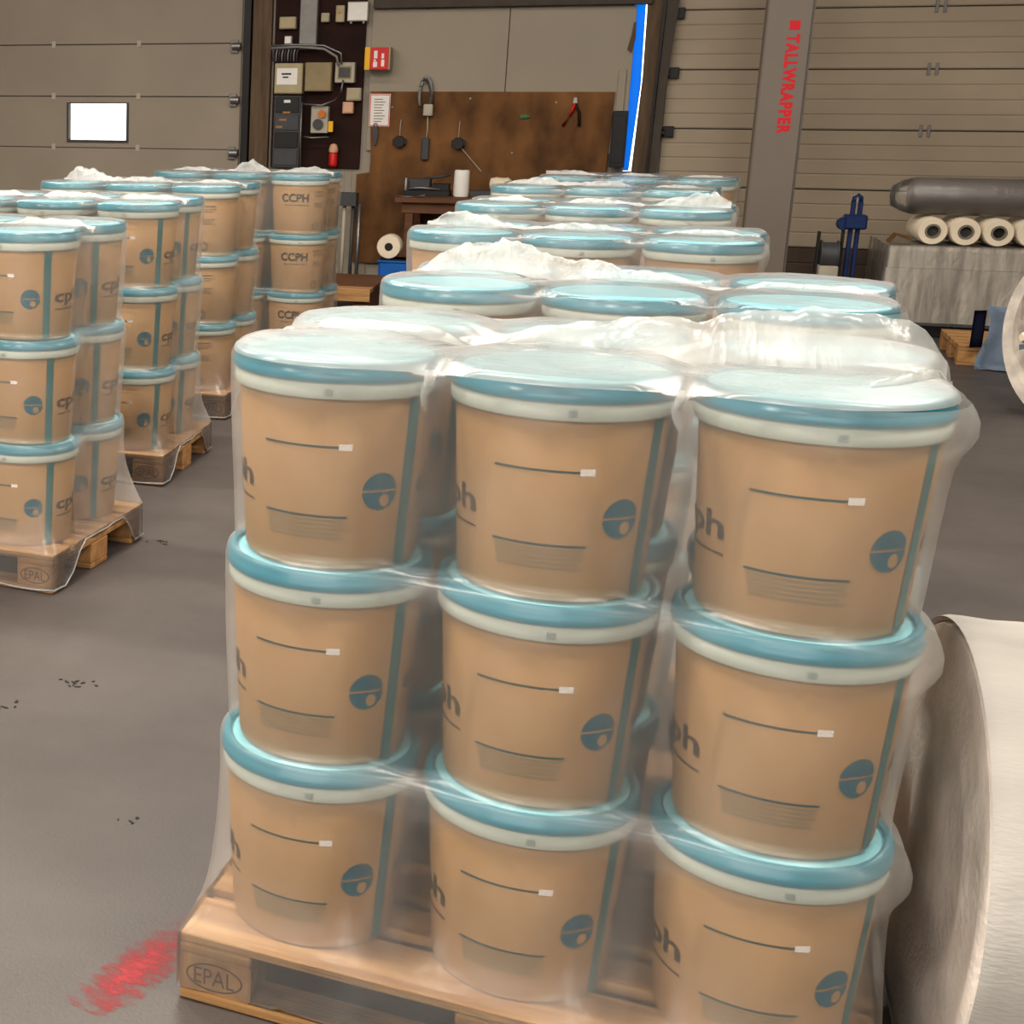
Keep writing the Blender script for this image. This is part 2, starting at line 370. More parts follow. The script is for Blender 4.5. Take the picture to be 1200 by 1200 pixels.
# left sectional door with its little window
d1 = thing('door_1', 'grey sectional gate behind the left pallets with a small bright window', None, (0, 0, 0), WANG, kind='structure')
z_seams = [2.28786 + .5*k for k in range(-5, 3)]
wu0, wu1 = W(82, 143)[0], W(149, 143)[0]; wz0, wz1 = W(115, 164)[1], W(115, 121.5)[1]
for k, z in enumerate(z_seams):
    z0, z1 = max(0.0, z-.5)+.004, z-.004
    if z0 > DTOP or z < .1: continue
    if z < .5: z0 = 0.0
    m = MB()
    if z0 < wz0 < z1:
        m.prism([(DL0, z0), (DL1, z0), (DL1, wz0), (DL0, wz0)], WDIST-.02, WDIST+.03)
        m.prism([(DL0, wz1), (DL1, wz1), (DL1, z1), (DL0, z1)], WDIST-.02, WDIST+.03)
        m.prism([(DL0, wz0), (wu0, wz0), (wu0, wz1), (DL0, wz1)], WDIST-.02, WDIST+.03)
        m.prism([(wu1, wz0), (DL1, wz0), (DL1, wz1), (wu1, wz1)], WDIST-.02, WDIST+.03)
    else:
        m.box(DL0, DL1, WDIST-.02, WDIST+.03, z0, z1, .004)
    m.obj('panel', M['door_l'], d1)
    MB().box(DL0, DL1, WDIST-.008, WDIST+.02, z1, z1+.008).obj('joint', M['track'], d1)
    for px in (64, 163):
        u = W(px, 112)[0]
        MB().box(u-.022, u+.022, WDIST-.028, WDIST-.018, z-.03, z+.035, .003).obj('hinge', M['boxgrey'], d1)
    MB().lathe([(0, -.04), (.035, -.04), (.035, .04), (0, .04)], 14, 'x', (DL1-.04, WDIST-.06, z-.03)).obj('roller', M['steel'], d1, angle=40)
    MB().box(DL1-.10, DL1-.03, WDIST-.05, WDIST-.02, z-.09, z+.03, .004).obj('roller_bracket', M['grey_metal'], d1)
fr = .022
wf = MB().prism([(wu0-fr, wz0-fr), (wu1+fr, wz0-fr), (wu1+fr, wz0), (wu0-fr, wz0)], WDIST-.035, WDIST+.03)
wf.prism([(wu0-fr, wz1), (wu1+fr, wz1), (wu1+fr, wz1+fr*.5), (wu0-fr, wz1+fr*.5)], WDIST-.035, WDIST+.03)
wf.prism([(wu0-fr, wz0), (wu0, wz0), (wu0, wz1), (wu0-fr, wz1)], WDIST-.035, WDIST+.03)
wf.prism([(wu1, wz0), (wu1+fr, wz0), (wu1+fr, wz1), (wu1, wz1)], WDIST-.035, WDIST+.03)
wfo = wf.obj('window_frame', M['dark_grey'], d1)
MB().box(wu0, wu1, WDIST, WDIST+.006, wz0, wz1).obj('pane', M['glass'], wfo)

# right sectional door, ribbed
d2 = thing('door_2', 'cream ribbed sectional gate behind the grey mast', None, (0, 0, 0), WANG, kind='structure')
for k in range(-4, 4):
    z = 2.03033 + .5*k; z0, z1 = max(0, z-.5), z
    if z < .3: continue
    bottom = z0 < .3
    if bottom: z0 = 0.0
    prof = []
    nr = 4
    zz0 = z0+.004; hh = (z1-.004-zz0)/nr
    for i in range(nr):
        a = zz0+i*hh
        prof += [(-.016, a), (-.022, a+.010), (-.022, a+hh-.010), (-.016, a+hh-.002)]
    mm = MB()
    pts = [(-p[0], p[1]) for p in prof]
    P = [[(DR0, WDIST-d, zz) for d, zz in pts], [(DR1, WDIST-d, zz) for d, zz in pts]]
    mm.grid(P); bmesh.ops.recalc_face_normals(mm.bm, faces=mm.bm.faces[:])
    mm.box(DR0, DR1, WDIST-.002, WDIST+.04, zz0, z1-.004)
    mm.obj('panel', M['door_dirty'] if bottom else M['door_r'], d2)
    MB().box(DR0, DR1, WDIST-.006, WDIST+.02, z1-.006, z1+.006).obj('joint', M['track'], d2)
    for px, py in ((1083, 152), (798, 152)):
        if px == 1083:
            u = W(px, py)[0]
            for s in (-1, 1):
                MB().box(u+s*.03-.012, u+s*.03+.012, WDIST-.036, WDIST-.02, z-.05, z+.05, .003).obj('hinge', M['grey_metal'], d2)
    MB().box(DR0+.0, DR0+.09, WDIST-.07, WDIST-.02, z-.075, z+.02, .005).obj('roller_bracket', M['black'], d2)
    MB().lathe([(0, -.035), (.03, -.035), (.03, .035), (0, .035)], 14, 'x', (DR0-.02, WDIST-.07, z-.04)).obj('roller', M['black'], d2, angle=40)

# posts, tracks, beam
def wbox(name, px0, px1, y0, y1, off0, off1, m, kind='structure', bevel=.004, z0=None, z1=None, py=100):
    u0, u1 = W(px0, py, off1)[0], W(px1, py, off1)[0]
    a = z0 if z0 is not None else W((px0+px1)/2, y1, off1)[1]; b = z1 if z1 is not None else W((px0+px1)/2, y0, off1)[1]
    o = MB().box(u0, u1, WDIST-off1, WDIST-off0, a, b, bevel).obj(name, m); o.rotation_euler.z = WANG
    if kind: o['kind'] = kind
    return o
wbox('trim_1', 283.5, 292, 0, 0, .0, .09, M['track'], z0=0, z1=DTOP)
wbox('trim_2', 294, 316, 0, 0, .0, .07, M['post'], z0=0, z1=DTOP)
wbox('trim_3', 433, 756, -9, 9, .0, .10, M['beam'], z1=W(600, -12)[1], z0=W(600, 8)[1])
def wquad(name, pts, off0, off1, m, kind='structure'):
    o = MB().prism([W(x, y, off1) for x, y in pts], WDIST-off1, WDIST-off0).obj(name, m); o.rotation_euler.z = WANG
    if kind: o['kind'] = kind
    return o
wquad('trim_4', [(762, -40), (785, -40), (768, 100), (758, 196), (754, 225), (737, 225), (740, 196), (753, 90)], .0, .06, M['post'])
wquad('trim_5', [(787, -40), (803, -40), (781, 100), (770, 196), (766, 230), (757, 230), (760, 196), (771, 100)], .0, .12, M['beam'])
wquad('trim_6', [(783, -40), (787, -40), (770, 100), (760, 196), (757, 230), (754, 230), (757, 196), (767, 100)], .0, .14, M['track'])
tp = wquad('tarpaulin_strip', [(740, 0), (757.5, 0), (751, 100), (736.5, 200), (722, 200), (730, 120)], -.05, -.04, M['tarp'], None)
tag(tp, 'bright blue tarpaulin strip showing daylight beside the plywood board', 'tarpaulin')
bd = wquad('batten', [(743, 26), (746, 26), (745, 45), (740, 62), (735, 58), (740, 42)], .0, .05, M['post'], None); tag(bd, 'small wood batten beside the top of the blue strip', 'batten')

# plywood pin-board, dark backboard
def wthing_box(name, label, cat, px0, px1, y0, y1, off0, off1, m, bevel=.005, group=None):
    "a wall-mounted thing: its own frame sits at its lower left front; returns the empty and its size"
    u0, z0 = W(px0, y1, off1); u1, z1 = W(px1, y0, off1)
    t = wthing(name, label, cat, u0, off0, z0, group)
    w, h, d = u1-u0, z1-z0, off1-off0
    MB().box(0, w, -d, 0, 0, h, bevel).obj('body', m, t)
    return t, w, h, d
def part(t, name, m, x0, x1, y0, y1, z0, z1, bevel=.002): return MB().box(x0, x1, y0, y1, z0, z1, bevel).obj(name, m, t)

u0 = W(418, 200, .045)[0]; u1 = W(720, 120, .045)[0]; zt = W(600, 107.5, .045)[1]
t = wthing('plywood_board', 'large stained brown plywood board on the back wall above the workbench', 'board', u0, .031, 0.0)
MB().prism([(W(434, 110, .045)[0]-u0, zt), (W(434, 195, .045)[0]-u0, 1.2), (W(434, 195, .045)[0]-u0-.0, 1.10), (0, 1.08), (0, .25), (u1-u0-.05, .25), (u1-u0, zt)], -.016, 0).obj('sheet', M['ply'], t)
for x, z in ((.3, 1.7), (1.0, 1.78), (1.75, 1.75), (1.4, 1.3)):
    MB().lathe([(0, 0), (.008, 0), (.008, .004), (0, .005)], 8, 'y', (x, -.018, z)).obj('screw_head', M['steel'], t)
t, w, h, d = wthing_box('mounting_board', 'dark brown backboard carrying the electrical boxes', 'board', 316.5, 431.5, -25, 196, .0, .05, M['darkboard'])

# electrical gear on the backboard
def enclosure(name, label, cat, px0, px1, y0, y1, m, depth=.10, off=.05, parts=(), group='electrical boxes on the backboard'):
    t, w, h, d = wthing_box(name, label, cat, px0, px1, y0, y1, off, off+depth, m, .006, group)
    for (nm, mm, a, b, c, e, pr) in parts:
        part(t, nm, mm, a*w, b*w, -d-pr, -d+.001, c*h, e*h, .0015)
    return t, w, h, d
du, dh = 0, 0
t, w, h, d = wthing_box('cable_duct', 'grey vertical cable duct down the dark backboard', 'duct', 350, 373.5, -25, 58, .05, .13, M['grey_metal'])
enclosure('electrical_box', 'cream meter cabinet with a white paper label', 'electrical box', 321, 355, 74, 110, M['boxcream'], .12, parts=[('paper_label', M['paper'], .08, .82, .30, .84, .003), ('print_line', M['ink_dark'], .25, .6, .62, .68, .005), ('print_line', M['ink_dark'], .3, .5, .52, .57, .005), ('door_seam', M['olive'], 0, 1, .02, .05, .002)])
enclosure('electrical_box', 'plain olive cabinet right of the cream meter cabinet', 'electrical box', 356.5, 389, 73, 107, M['olive'], .11, parts=[('nameplate', M['ink_dark'], .4, .66, .46, .52, .002), ('cover', M['olive'], .03, .97, .05, .95, .004)])
enclosure('electrical_box', 'small grey box with a dark square window', 'electrical box', 392, 416, 73, 97, M['boxgrey'], .10, parts=[('window_bezel', M['olive'], .14, .84, .18, .82, .004), ('dark_window', M['dark_grey'], .2, .78, .26, .74, .007)])
enclosure('junction_box', 'cream junction box left of the duct near the top', 'junction box', 327, 347, 19.5, 34, M['boxcream'], .07, parts=[('cover', M['boxcream'], .05, .95, .08, .92, .006)])
enclosure('junction_box', 'small white junction box below the cream one', 'junction box', 333, 342, 42, 52, M['boxgrey'], .06, parts=[('cover', M['paper'], .1, .9, .1, .9, .006)])
enclosure('junction_box', 'small pale box just right of the duct top', 'junction box', 376, 386, 15, 26, M['boxgrey'], .06, parts=[('cover', M['boxcream'], .1, .9, .1, .9, .006)])
enclosure('electrical_box', 'narrow cream box under the beam end', 'electrical box', 393, 404, 6, 26, M['boxcream'], .07, parts=[('indicator', M['orange'], .3, .6, .5, .62, .004)])
enclosure('electrical_box', 'wide white box at the top right of the backboard', 'electrical box', 406.5, 432, 1.5, 25, M['boxgrey'], .07, parts=[('cover', M['paper'], .04, .96, .05, .95, .005), ('cable_gland', M['grey_metal'], .15, .25, -.12, .02, -.02), ('cable_gland', M['grey_metal'], .75, .85, -.12, .02, -.02)])
enclosure('junction_box', 'pale round-cornered junction box under the windowed box', 'junction box', 405.5, 423, 103, 118, M['boxgrey'], .08, parts=[('cover', M['boxcream'], .08, .92, .12, .88, .008)])
enclosure('socket_box', 'small salmon pink socket box', 'socket', 401, 414, 119.5, 133, M['pink'], .07, parts=[('cover', M['pink'], .1, .9, .12, .88, .006)])
t, w, h, d = enclosure('switch_box', 'white switch box with an orange knob and a dial', 'switch box', 363.5, 385, 124.5, 156, M['boxgrey'], .09, parts=[('side_label', M['yellow'], 1.03, 1.3, .05, .45, -.03)])
MB().lathe([(0, 0), (.035, 0), (.03, .03), (0, .03)], 16, 'y', (.66*w, -d-.032, .72*h)).obj('orange_knob', M['orange'], t, angle=40)
MB().lathe([(0, 0), (.05, 0), (.045, .02), (0, .02)], 18, 'y', (.45*w, -d-.022, .33*h)).obj('dial', M['dark_grey'], t, angle=40)
t, w, h, d = wthing_box('fuse_cabinet', 'tall dark grey fuse cabinet with smoked doors', 'cabinet', 318.5, 353, 112, 196, .05, .18, M['dark_grey'])
for k in range(4):
    p = part(t, 'smoked_door', M['black'] if k % 2 else M['dark_grey'], .06*w, .94*w, -d-.012, -d, (.03+.245*k)*h, (.25+.245*k)*h, .004)
part(t, 'name_tag', M['paper'], .38*w, .62*w, -d-.016, -d-.011, .90*h, .94*h, .001)
for k in range(3): part(t, 'fuse_row', M['card'], (.1+.12*k)*w, (.35+.14*k)*w, -d-.014, -d-.011, (.55+.1*k)*h, (.58+.1*k)*h, .001)
# cables
t = wthing('cable_bundle', 'bundle of grey cables running over the meter cabinets', 'cable', W(322, 66)[0], .05, W(322, 70)[1])
for k in range(9):
    x = .02+k*.028; MB().tube([(x, -.112, -.02), (x, -.112, .04+.004*(k % 3)), (x+.01, -.112, .09)], .007).obj('cable', M['grey_metal'] if k % 2 else M['dark_grey'], t, smooth=True)
MB().tube([(.0, -.12, .10), (.25, -.12, .11), (.5, -.12, .09), (.62, -.12, .02), (.64, -.12, -.06)], .012).obj('cable', M['grey_metal'], t, smooth=True)
MB().tube([(.0, -.128, .12), (.22, -.128, .13), (.5, -.128, .12), (.66, -.128, .05), (.67, -.128, -.05)], .010).obj('cable', M['steel'], t, smooth=True)
t = wthing('conduit', 'thin pale conduit loop below the olive cabinet', 'conduit', W(359, 120)[0], .05, W(356, 122)[1])
MB().tube([(0, -.125, .0), (.18, -.125, -.01), (.30, -.125, .03), (.36, -.125, .12), (.37, -.125, .22)], .009).obj('pipe', M['steel'], t, smooth=True)
MB().tube([(.02, -.125, -.30), (.1, -.125, -.31), (.26, -.125, -.30)], .008).obj('pipe', M['steel'], t, smooth=True)
MB().tube([(.0, -.165, .02), (.0, -.165, -.3), (.01, -.165, -.58)], .008).obj('pipe', M['steel'], t, smooth=True)
u, z = W(390, 196, .1); 
t = wthing('warning_lamp', 'small red lamp with a beige dome below the switch box', 'lamp', u, .05, z)
MB().box(-.03, .03, -.05, 0, .0, .2, .006).obj('bracket', M['red'], t)
MB().lathe([(0, .0), (.04, .0), (.042, .1), (.03, .12), (0, .12)], 16, at=(0, -.055, .02)).obj('red_base', M['red'], t, angle=40)
MB().lathe([(.0, .0), (.042, .0), (.045, .03), (.03, .07), (0, .082)], 16, at=(0, -.055, .14)).obj('dome', M['pink'], t, angle=60)

# fire box
t, w, h, d = wthing_box('fire_alarm_box', 'red fire equipment box with yellow side on the wall corner', 'fire box', 427, 458, 55, 82, .055, .20, M['boxcream'])
part(t, 'red_front', M['red'], .22*w, .93*w, -d-.01, -d, .02*h, .98*h)
part(t, 'yellow_side', M['yellow'], -.01*w, .20*w, -d-.008, -d, .0, h)
for a, b, c, e in ((.34, .50, .12, .36), (.36, .50, .50, .84), (.36, .44, .38, .46), (.66, .78, .15, .45), (.66, .76, .5, .72)):
    part(t, 'white_mark', M['paper'], a*w, b*w, -d-.013, -d-.009, c*h, e*h, .001)
# notice with red border
t, w, h, d = wthing_box('notice_sheet', 'white notice sheet with a dotted red border on the plywood', 'notice', 432, 458, 110, 148, .052, .055, M['paper'], .0)
for a, b, c, e in ((.02, .98, .96, .985), (.02, .98, .015, .04), (.02, .055, .03, .97), (.945, .98, .03, .97)):
    part(t, 'red_border', M['red_ink'], a*w, b*w, -d-.002, -d+.001, c*h, e*h, 0)
for k in range(9): part(t, 'text_line', M['ink_faint'], .22*w, (.6+.04*((k*7) % 5))*w, -d-.002, -d+.001, (.14+.085*k)*h, (.165+.085*k)*h, 0)

# tools hanging on the plywood
def hang(name, label, cat, px, py, build, off=.047, group='tools hanging on the plywood'):
    u, z = W(px, py, off+.02); t = wthing(name, label, cat, u, off, z, group); build(t); return t
def b_cable(t):
    pts = [(.10*math.cos(a)*.55, -.03, .12+.17*math.sin(a)) for a in np.linspace(-.5, 3.7, 16)]
    MB().tube(pts, .014).obj('cable_loop', M['grey_metal'], t, smooth=True)
    MB().tube([(.05, -.045, .0), (.06, -.04, .1), (.03, -.035, .22), (-.02, -.035, .27), (-.05, -.035, .2)], .012).obj('cable_loop', M['dark_grey'], t, smooth=True)
    MB().box(-.01, .075, -.07, -.005, -.06, .045, .008).obj('plug_box', M['boxgrey'], t)
    MB().tube([(.03, -.03, -.06), (.035, -.03, -.17), (.03, -.03, -.27)], .006).obj('cord', M['boxgrey'], t, smooth=True)
    MB().box(-.012, .06, -.04, -.005, -.46, -.26, .008).obj('remote_handle', M['dark_grey'], t)
hang('pendant_control', 'looped cable with a white box and dark remote hanging on plywood', 'cable', 498, 128, b_cable)
def b_caster(dx):
    def f(t):
        MB().tube([(.0, -.01, .05), (.0, -.012, .15), (.004, -.012, .2)], .004).obj('string', M['boxgrey'], t)
        MB().lathe([(0, -.03), (.05, -.03), (.055, -.01), (.055, .01), (.05, .03), (0, .03)], 18, 'y', (0, -.04, 0)).obj('spool', M['black'], t, angle=40)
        MB().box(-.06, .065, -.05, -.005, -.03, .03, .008).obj('clamp', M['dark_grey'], t)
        if dx: MB().tube([(.02, -.03, -.03), (.12, -.02, -.14), (.22, -.012, -.25)], .004).obj('trailing_wire', M['boxgrey'], t)
    return f
hang('tape_gun', 'small black tape gun hanging left of the looped cable', 'tool', 468, 166, b_caster(False))
hang('tape_gun', 'small black tape gun with trailing wire right of the looped cable', 'tool', 537, 168, b_caster(True))
def b_knife(t):
    MB().prism([(-.02, 0), (.02, .0), (.03, -.08), (.012, -.17), (-.006, -.17), (-.02, -.08)], -.03, -.005).obj('blade_case', M['dark_grey'], t)
    MB().lathe([(.014, -.006), (.02, 0), (.014, .006)], 12, 'y', (0, -.02, .012)).obj('ring', M['steel'], t)
hang('cutter', 'dark hand cutter hanging right under the notice sheet', 'tool', 440, 148, b_knife)
def b_pliers(t):
    for s in (-1, 1):
        MB().tube([(0, -.02, 0), (s*.03+.01, -.02, -.08), (s*.07-.02, -.02, -.2)], .014).obj('handle', M['red'] if s < 0 else M['darkboard'], t, smooth=True)
    MB().prism([(-.02, 0), (.02, 0), (.012, .05), (-.012, .05)], -.03, -.008).obj('jaw', M['steel'], t)
hang('pliers', 'red handled pliers hanging at the right of the plywood', 'tool', 674, 121, b_pliers)
def b_clip(t): MB().box(-.035, .035, -.02, 0, -.015, .02, .006).obj('clip_body', M['green'], t); MB().box(-.01, .05, -.025, -.004, -.005, .01, .003).obj('clip_lever', M['green'], t)
hang('clip', 'tiny green clip pinned on the plywood', 'clip', 614, 137, b_clip)
t, w, h, d = wthing_box('speaker_box', 'tall black box beside the blue strip above the workbench wall', 'box', 713, 737, 130, 196, .06, .2, M['black'])
part(t, 'grille', M['black'], .1*w, .9*w, -d-.004, -d, .08*h, .92*h)
t, w, h, d = wthing_box('cladding_strip', 'narrow pale strip between plywood and blue tarpaulin', 'strip', 721, 735, 82, 131, .032, .045, M['white_panel'])

# ------------------------------------------------------------------ workbench group against the back wall
def floorpt(px, py, z=0.0):
    d = ray(px, py); t = (z-CAM.z)/d.z; return CAM + t*d
OFFB = .75
bu0, bz = W(463, 231, OFFB); bw = 2.1
t = wthing('workbench', 'dark brown wooden workbench against the plywood board', 'bench', bu0, 0.05, 0.0)
for k in range(3):
    part(t, 'top_plank', M['bench'], 0, bw, -.72+.235*k, -.49+.235*k-.004, bz-.045, bz, .004)
for x in (.09, bw-.14):
    for y in (-.66, -.08): part(t, 'leg', M['bench'], x, x+.07, y, y+.07, 0, bz-.045)
part(t, 'apron', M['bench'], .06, bw-.06, -.67, -.645, bz-.14, bz-.045)
part(t, 'low_shelf', M['darkboard'], .06, bw-.06, -.6, -.08, .25, .28)
def bench_item(name, label, cat, px, group=None, off=.45):
    u, _ = W(px, 228, off); return wthing(name, label, cat, u, off, bz+.001, group)
t = bench_item('tool_tray', 'black tool tray full of odds and ends on the workbench', 'tray', 501, off=.40)
part(t, 'tray', M['black'], -.2, .2, -.12, .12, 0, .05); part(t, 'tool_case', M['dark_grey'], -.17, .02, -.06, .1, .05, .15)
part(t, 'tool_case', M['black'], .04, .19, -.08, .08, .05, .11)
MB().tube([(-.18, -.09, .06), (-.05, -.1, .075), (.12, -.09, .06)], .012).obj('wrench', M['steel'], t, smooth=True)
MB().tube([(-.05, .02, .15), (.10, .03, .17), (.19, .04, .19)], .012).obj('rod', M['dark_grey'], t, smooth=True)
MB().lathe([(0, 0), (.018, 0), (.018, .09), (.01, .11), (0, .11)], 12, at=(-.185, -.10, .05)).obj('bottle', M['steel'], t, angle=40)
t = bench_item('paper_roll', 'upright white paper roll standing on the workbench', 'roll', 540, off=.40)
MB().lathe([(.02, 0), (.068, 0), (.07, .01), (.066, .225), (.06, .235), (.02, .235), (.018, .0)], 28).obj('paper', M['paper'], t, angle=40)
MB().lathe([(.016, .0), (.019, .0), (.019, .236), (.016, .236)], 16).obj('core', M['core'], t)
t = bench_item('film_remnant', 'crumpled white film bundle on the far bench end', 'film bundle', 586, off=.35)
pr = [(0, -.1), (.05, -.09), (.062, -.04), (.055, .02), (.06, .06), (.03, .1), (0, .105)]
MB().lathe(pr, 16, 'x', (0, 0, .115)).obj('bundle', M['rollwhite'], t, smooth=True); part(t, 'crate', M['dark_grey'], -.25, .12, -.1, .1, 0, .055)
t = bench_item('white_sheet', 'curled white sheet at the near left bench edge', 'sheet', 480, off=.66)
P = [[(-.12+.26*i/8, -.07+.10*j/3, .004+.018*((i/8-.4)**2)*4*(1-j/3)) for i in range(9)] for j in range(4)]
q = MB().grid(P); bmesh.ops.solidify(q.bm, geom=q.bm.faces[:], thickness=.003); q.obj('sheet', M['paper'], t)

# things on the floor at the foot of the plywood
pu, _ = W(453, 292, 1.1); pz = W(453, 292, 1.1)[1]
t = wthing('storage_tub', 'blue plastic tub under the white roll beside the bench leg', 'tub', W(463, 310, 1.05)[0], 1.05, 0)
tz = W(459, 305, 1.25)[1]
m = MB(); m.box(-.13, .13, -.13, .13, 0, tz, .02); m.obj('tub', M['blue_plastic'], t); part(t, 'rim', M['blue_plastic'], -.14, .14, -.14, .14, tz-.03, tz-.012, .006); part(t, 'lid', M['black'], -.125, .125, -.125, .125, tz-.01, tz)
t = wthing('white_reel', 'white reel with a dark core lying on the blue tub', 'reel', W(456, 292, 1.15)[0], 1.1, tz+.108)
MB().lathe([(.036, -.09), (.098, -.09), (.105, -.075), (.105, .075), (.098, .09), (.036, .09), (.036, -.09)], 32, 'y').obj('reel_body', M['rollwhite'], t, angle=40)
MB().lathe([(0, -.085), (.0355, -.085), (.0355, .085), (0, .085)], 20, 'y').obj('core', M['black'], t)
# low wooden platform
t = wthing('low_platform', 'low brown wooden platform on the floor left of the bench', 'platform', -1.85, 1.25, 0)
for k in range(6): part(t, 'plank', M['bench'] if k else M['timber'], 0, .74, -1.12+.185*k, -.94+.185*k, .235, .27)
for x in (.02, .62): part(t, 'bearer', M['bench'], x, x+.1, -1.10, -.03, 0, .235)
part(t, 'front_rail', M['timber'], 0, .74, -1.135, -1.12, .17, .268)
# leaning metal frames
t = wthing('metal_rack', 'grey metal rack with upright tubes under the backboard', 'rack', W(394, 230, .4)[0], .35, 0)
rz1 = W(405, 226, .5)[1]; rw = W(420, 230, .5)[0]-W(394, 230, .5)[0]
part(t, 'top_rail', M['dark_grey'], 0, rw, -.16, -.02, rz1-.12, rz1)
for x, mm in ((.02, M['black']), (.09, M['boxgrey']), (.17, M['dark_grey']), (.23, M['steel'])):
    MB().tube([(x, -.12, 0), (x, -.10, rz1-.1)], .017).obj('upright', mm, t, smooth=True)
part(t, 'bottom_rail', M['dark_grey'], 0, rw, -.16, -.02, .0, .08)

# ------------------------------------------------------------------ wrapping machine mast
OM = 1.3
mu0 = W(876, 230, OM)[0]; mu1 = W(929, 230, OM)[0]; mw = mu1-mu0
t = wthing('wrapper_mast', 'tall grey machine mast with red lettering in front of the cream gate', 'mast', (mu0+mu1)/2, OM-.12, 0)
part(t, 'column', M['mast'], -mw/2, mw/2, -.12, .12, .06, 3.3, .012)
part(t, 'base_foot', M['dark_grey'], -mw/2-.06, mw/2+.06, -.3, .3, 0, .06, .01)
part(t, 'side_rail', M['grey_metal'], mw/2-.012, mw/2+.015, -.06, .06, .1, 3.2, .003)
ua, za = W(938, 27, OM); ub, zb2 = W(907, 157, OM); _, zs = W(925, 40, OM)
uc = W(922, 95, OM)[0]-(mu0+mu1)/2+.012
tm = text_mesh('lettering', 'TALLWRAPPER', .096, M['red_ink'], bold=.055, spacing=1.2, width=zs-zb2)
lt = link('lettering', tm, t, (uc, -.1215, (zs+zb2)/2)); lt.rotation_euler = Matrix(((0, 1, 0), (0, 0, -1), (-1, 0, 0))).to_euler()
zq = W(932, 29, OM)[1]
part(t, 'red_square', M['red_ink'], uc-.036, uc+.040, -.1215, -.119, zq-.038, zq+.032, 0)

# strapping trolley: blue post with head, black reel frame
OT = 1.25
su, _ = W(996, 300, OT); t = wthing('strapping_trolley', 'blue post trolley with a black reel frame left of the wrapped cartons', 'trolley', su, OT, 0)
def tz_(py): return W(996, py, OT)[1]
part(t, 'post', M['blue'], -.035, -.005, -.03, .03, .05, tz_(236), .004); part(t, 'post', M['blue'], .015, .045, -.03, .03, .05, tz_(236), .004)
MB().tube([(-.02, 0, tz_(237)), (-.018, 0, tz_(231)), (.005, 0, tz_(228)), (.028, 0, tz_(231)), (.03, 0, tz_(237))], .016).obj('top_bow', M['blue'], t, smooth=True)
hx0, hx1 = W(980, 258, OT)[0]-su, W(1015, 258, OT)[0]-su
part(t, 'tension_head', M['blue'], hx0+.05, hx1, -.09, .05, tz_(268), tz_(251), .012)
MB().lathe([(0, -.05), (.045, -.05), (.05, -.03), (.05, .03), (.045, .05), (0, .05)], 18, 'y', (hx0+.05, -.02, tz_(262))).obj('drive_wheel', M['blue'], t, angle=40)
rx0, rx1 = W(955, 300, OT)[0]-su, W(986, 300, OT)[0]-su
for x in (rx0, rx1-.02): part(t, 'reel_arm', M['black'], x, x+.02, -.04, .02, .05, tz_(272) if x == rx0 else tz_(270), .003)
MB().lathe([(0, rx0+.03), (.12, rx0+.03), (.12, rx0+.04), (.105, rx0+.04), (.105, rx1-.04), (.12, rx1-.04), (.12, rx1-.03), (0, rx1-.03)], 28, 'x', (0, -.01, tz_(300))).obj('strap_reel', M['dark_grey'], t, angle=40)
part(t, 'tray', M['boxgrey'], rx0+.02, rx1-.03, -.16, .06, tz_(325), tz_(311), .006)
part(t, 'base', M['black'], rx0-.02, .12, -.25, .2, .02, .07, .01)
for x in (rx0+.03, .09):
    for y in (-.2, .15): MB().lathe([(0, -.015), (.035, -.015), (.035, .015), (0, .015)], 14, 'x', (x, y, .035)).obj('caster', M['black'], t, angle=40)

# ------------------------------------------------------------------ film wrapped cartons with rolls on top
OC = 1.55
cu0, cz1 = W(1040, 287, OC); cz0 = W(1100, 379, OC)[1]; CW = 1.55; CD = .85
def hull(name, x0, x1, y0, y1, z0, z1, m, parent, nx=24, nz=10, amp=.012, rad=.05):
    b = MB(); P = []
    per = []
    n = 10
    for (cx, cy, a0) in ((x1-rad, y0+rad, -PI/2), (x1-rad, y1-rad, 0), (x0+rad, y1-rad, PI/2), (x0+rad, y0+rad, PI)):
        for k in range(n): a = a0+PI/2*k/(n-1); per.append((cx+rad*math.cos(a), cy+rad*math.sin(a)))
    dense = []
    for i in range(len(per)):
        p, q = per[i], per[(i+1) % len(per)]; L_ = math.dist(p, q); k = max(1, int(L_/.06))
        for j in range(k): dense.append((p[0]+(q[0]-p[0])*j/k, p[1]+(q[1]-p[1])*j/k))
    rows = []
    for j in range(nz+1):
        z = z0+(z1-z0)*j/nz
        rows.append([(x+amp*noise.noise((x*4, y*4, z*5)), y+amp*noise.noise((x*5+9, y*4, z*5)), z) for x, y in dense])
    rows = [r+[r[0]] for r in rows]
    b.grid(rows)
    bmesh.ops.remove_doubles(b.bm, verts=b.bm.verts[:], dist=1e-5)
    for z in (z0, z1):
        vs = [v for v in b.bm.verts if abs(v.co.z-z) < 1e-5]
        es = list({e for v in vs for e in v.link_edges if all(abs(w.co.z-z) < 1e-5 for w in e.verts)})
        bmesh.ops.contextual_create(b.bm, geom=es)
    bmesh.ops.recalc_face_normals(b.bm, faces=b.bm.faces[:])
    return b.obj(name, m, parent, angle=50)
t = wthing('wrapped_carton_load', 'pale film-wrapped carton load under the white rolls at the right', 'carton load', cu0, OC, 0)
zm = (cz0+cz1)/2
hull('carton_tier', 0.012, CW, .0, CD, cz0, zm+.12, M['cartonwrap'], t)
hull('carton_tier', .02, CW, .005, CD, zm+.122, cz1, M['cartonwrap'], t)
hull('film_wrap', -.006, CW+.016, -.018, CD+.016, cz0-.02, cz1+.004, M['film_clear'], t, amp=.006)
part(t, 'dark_base', M['black'], .03, CW-.05, .05, CD-.05, 0.0, cz0, .004)
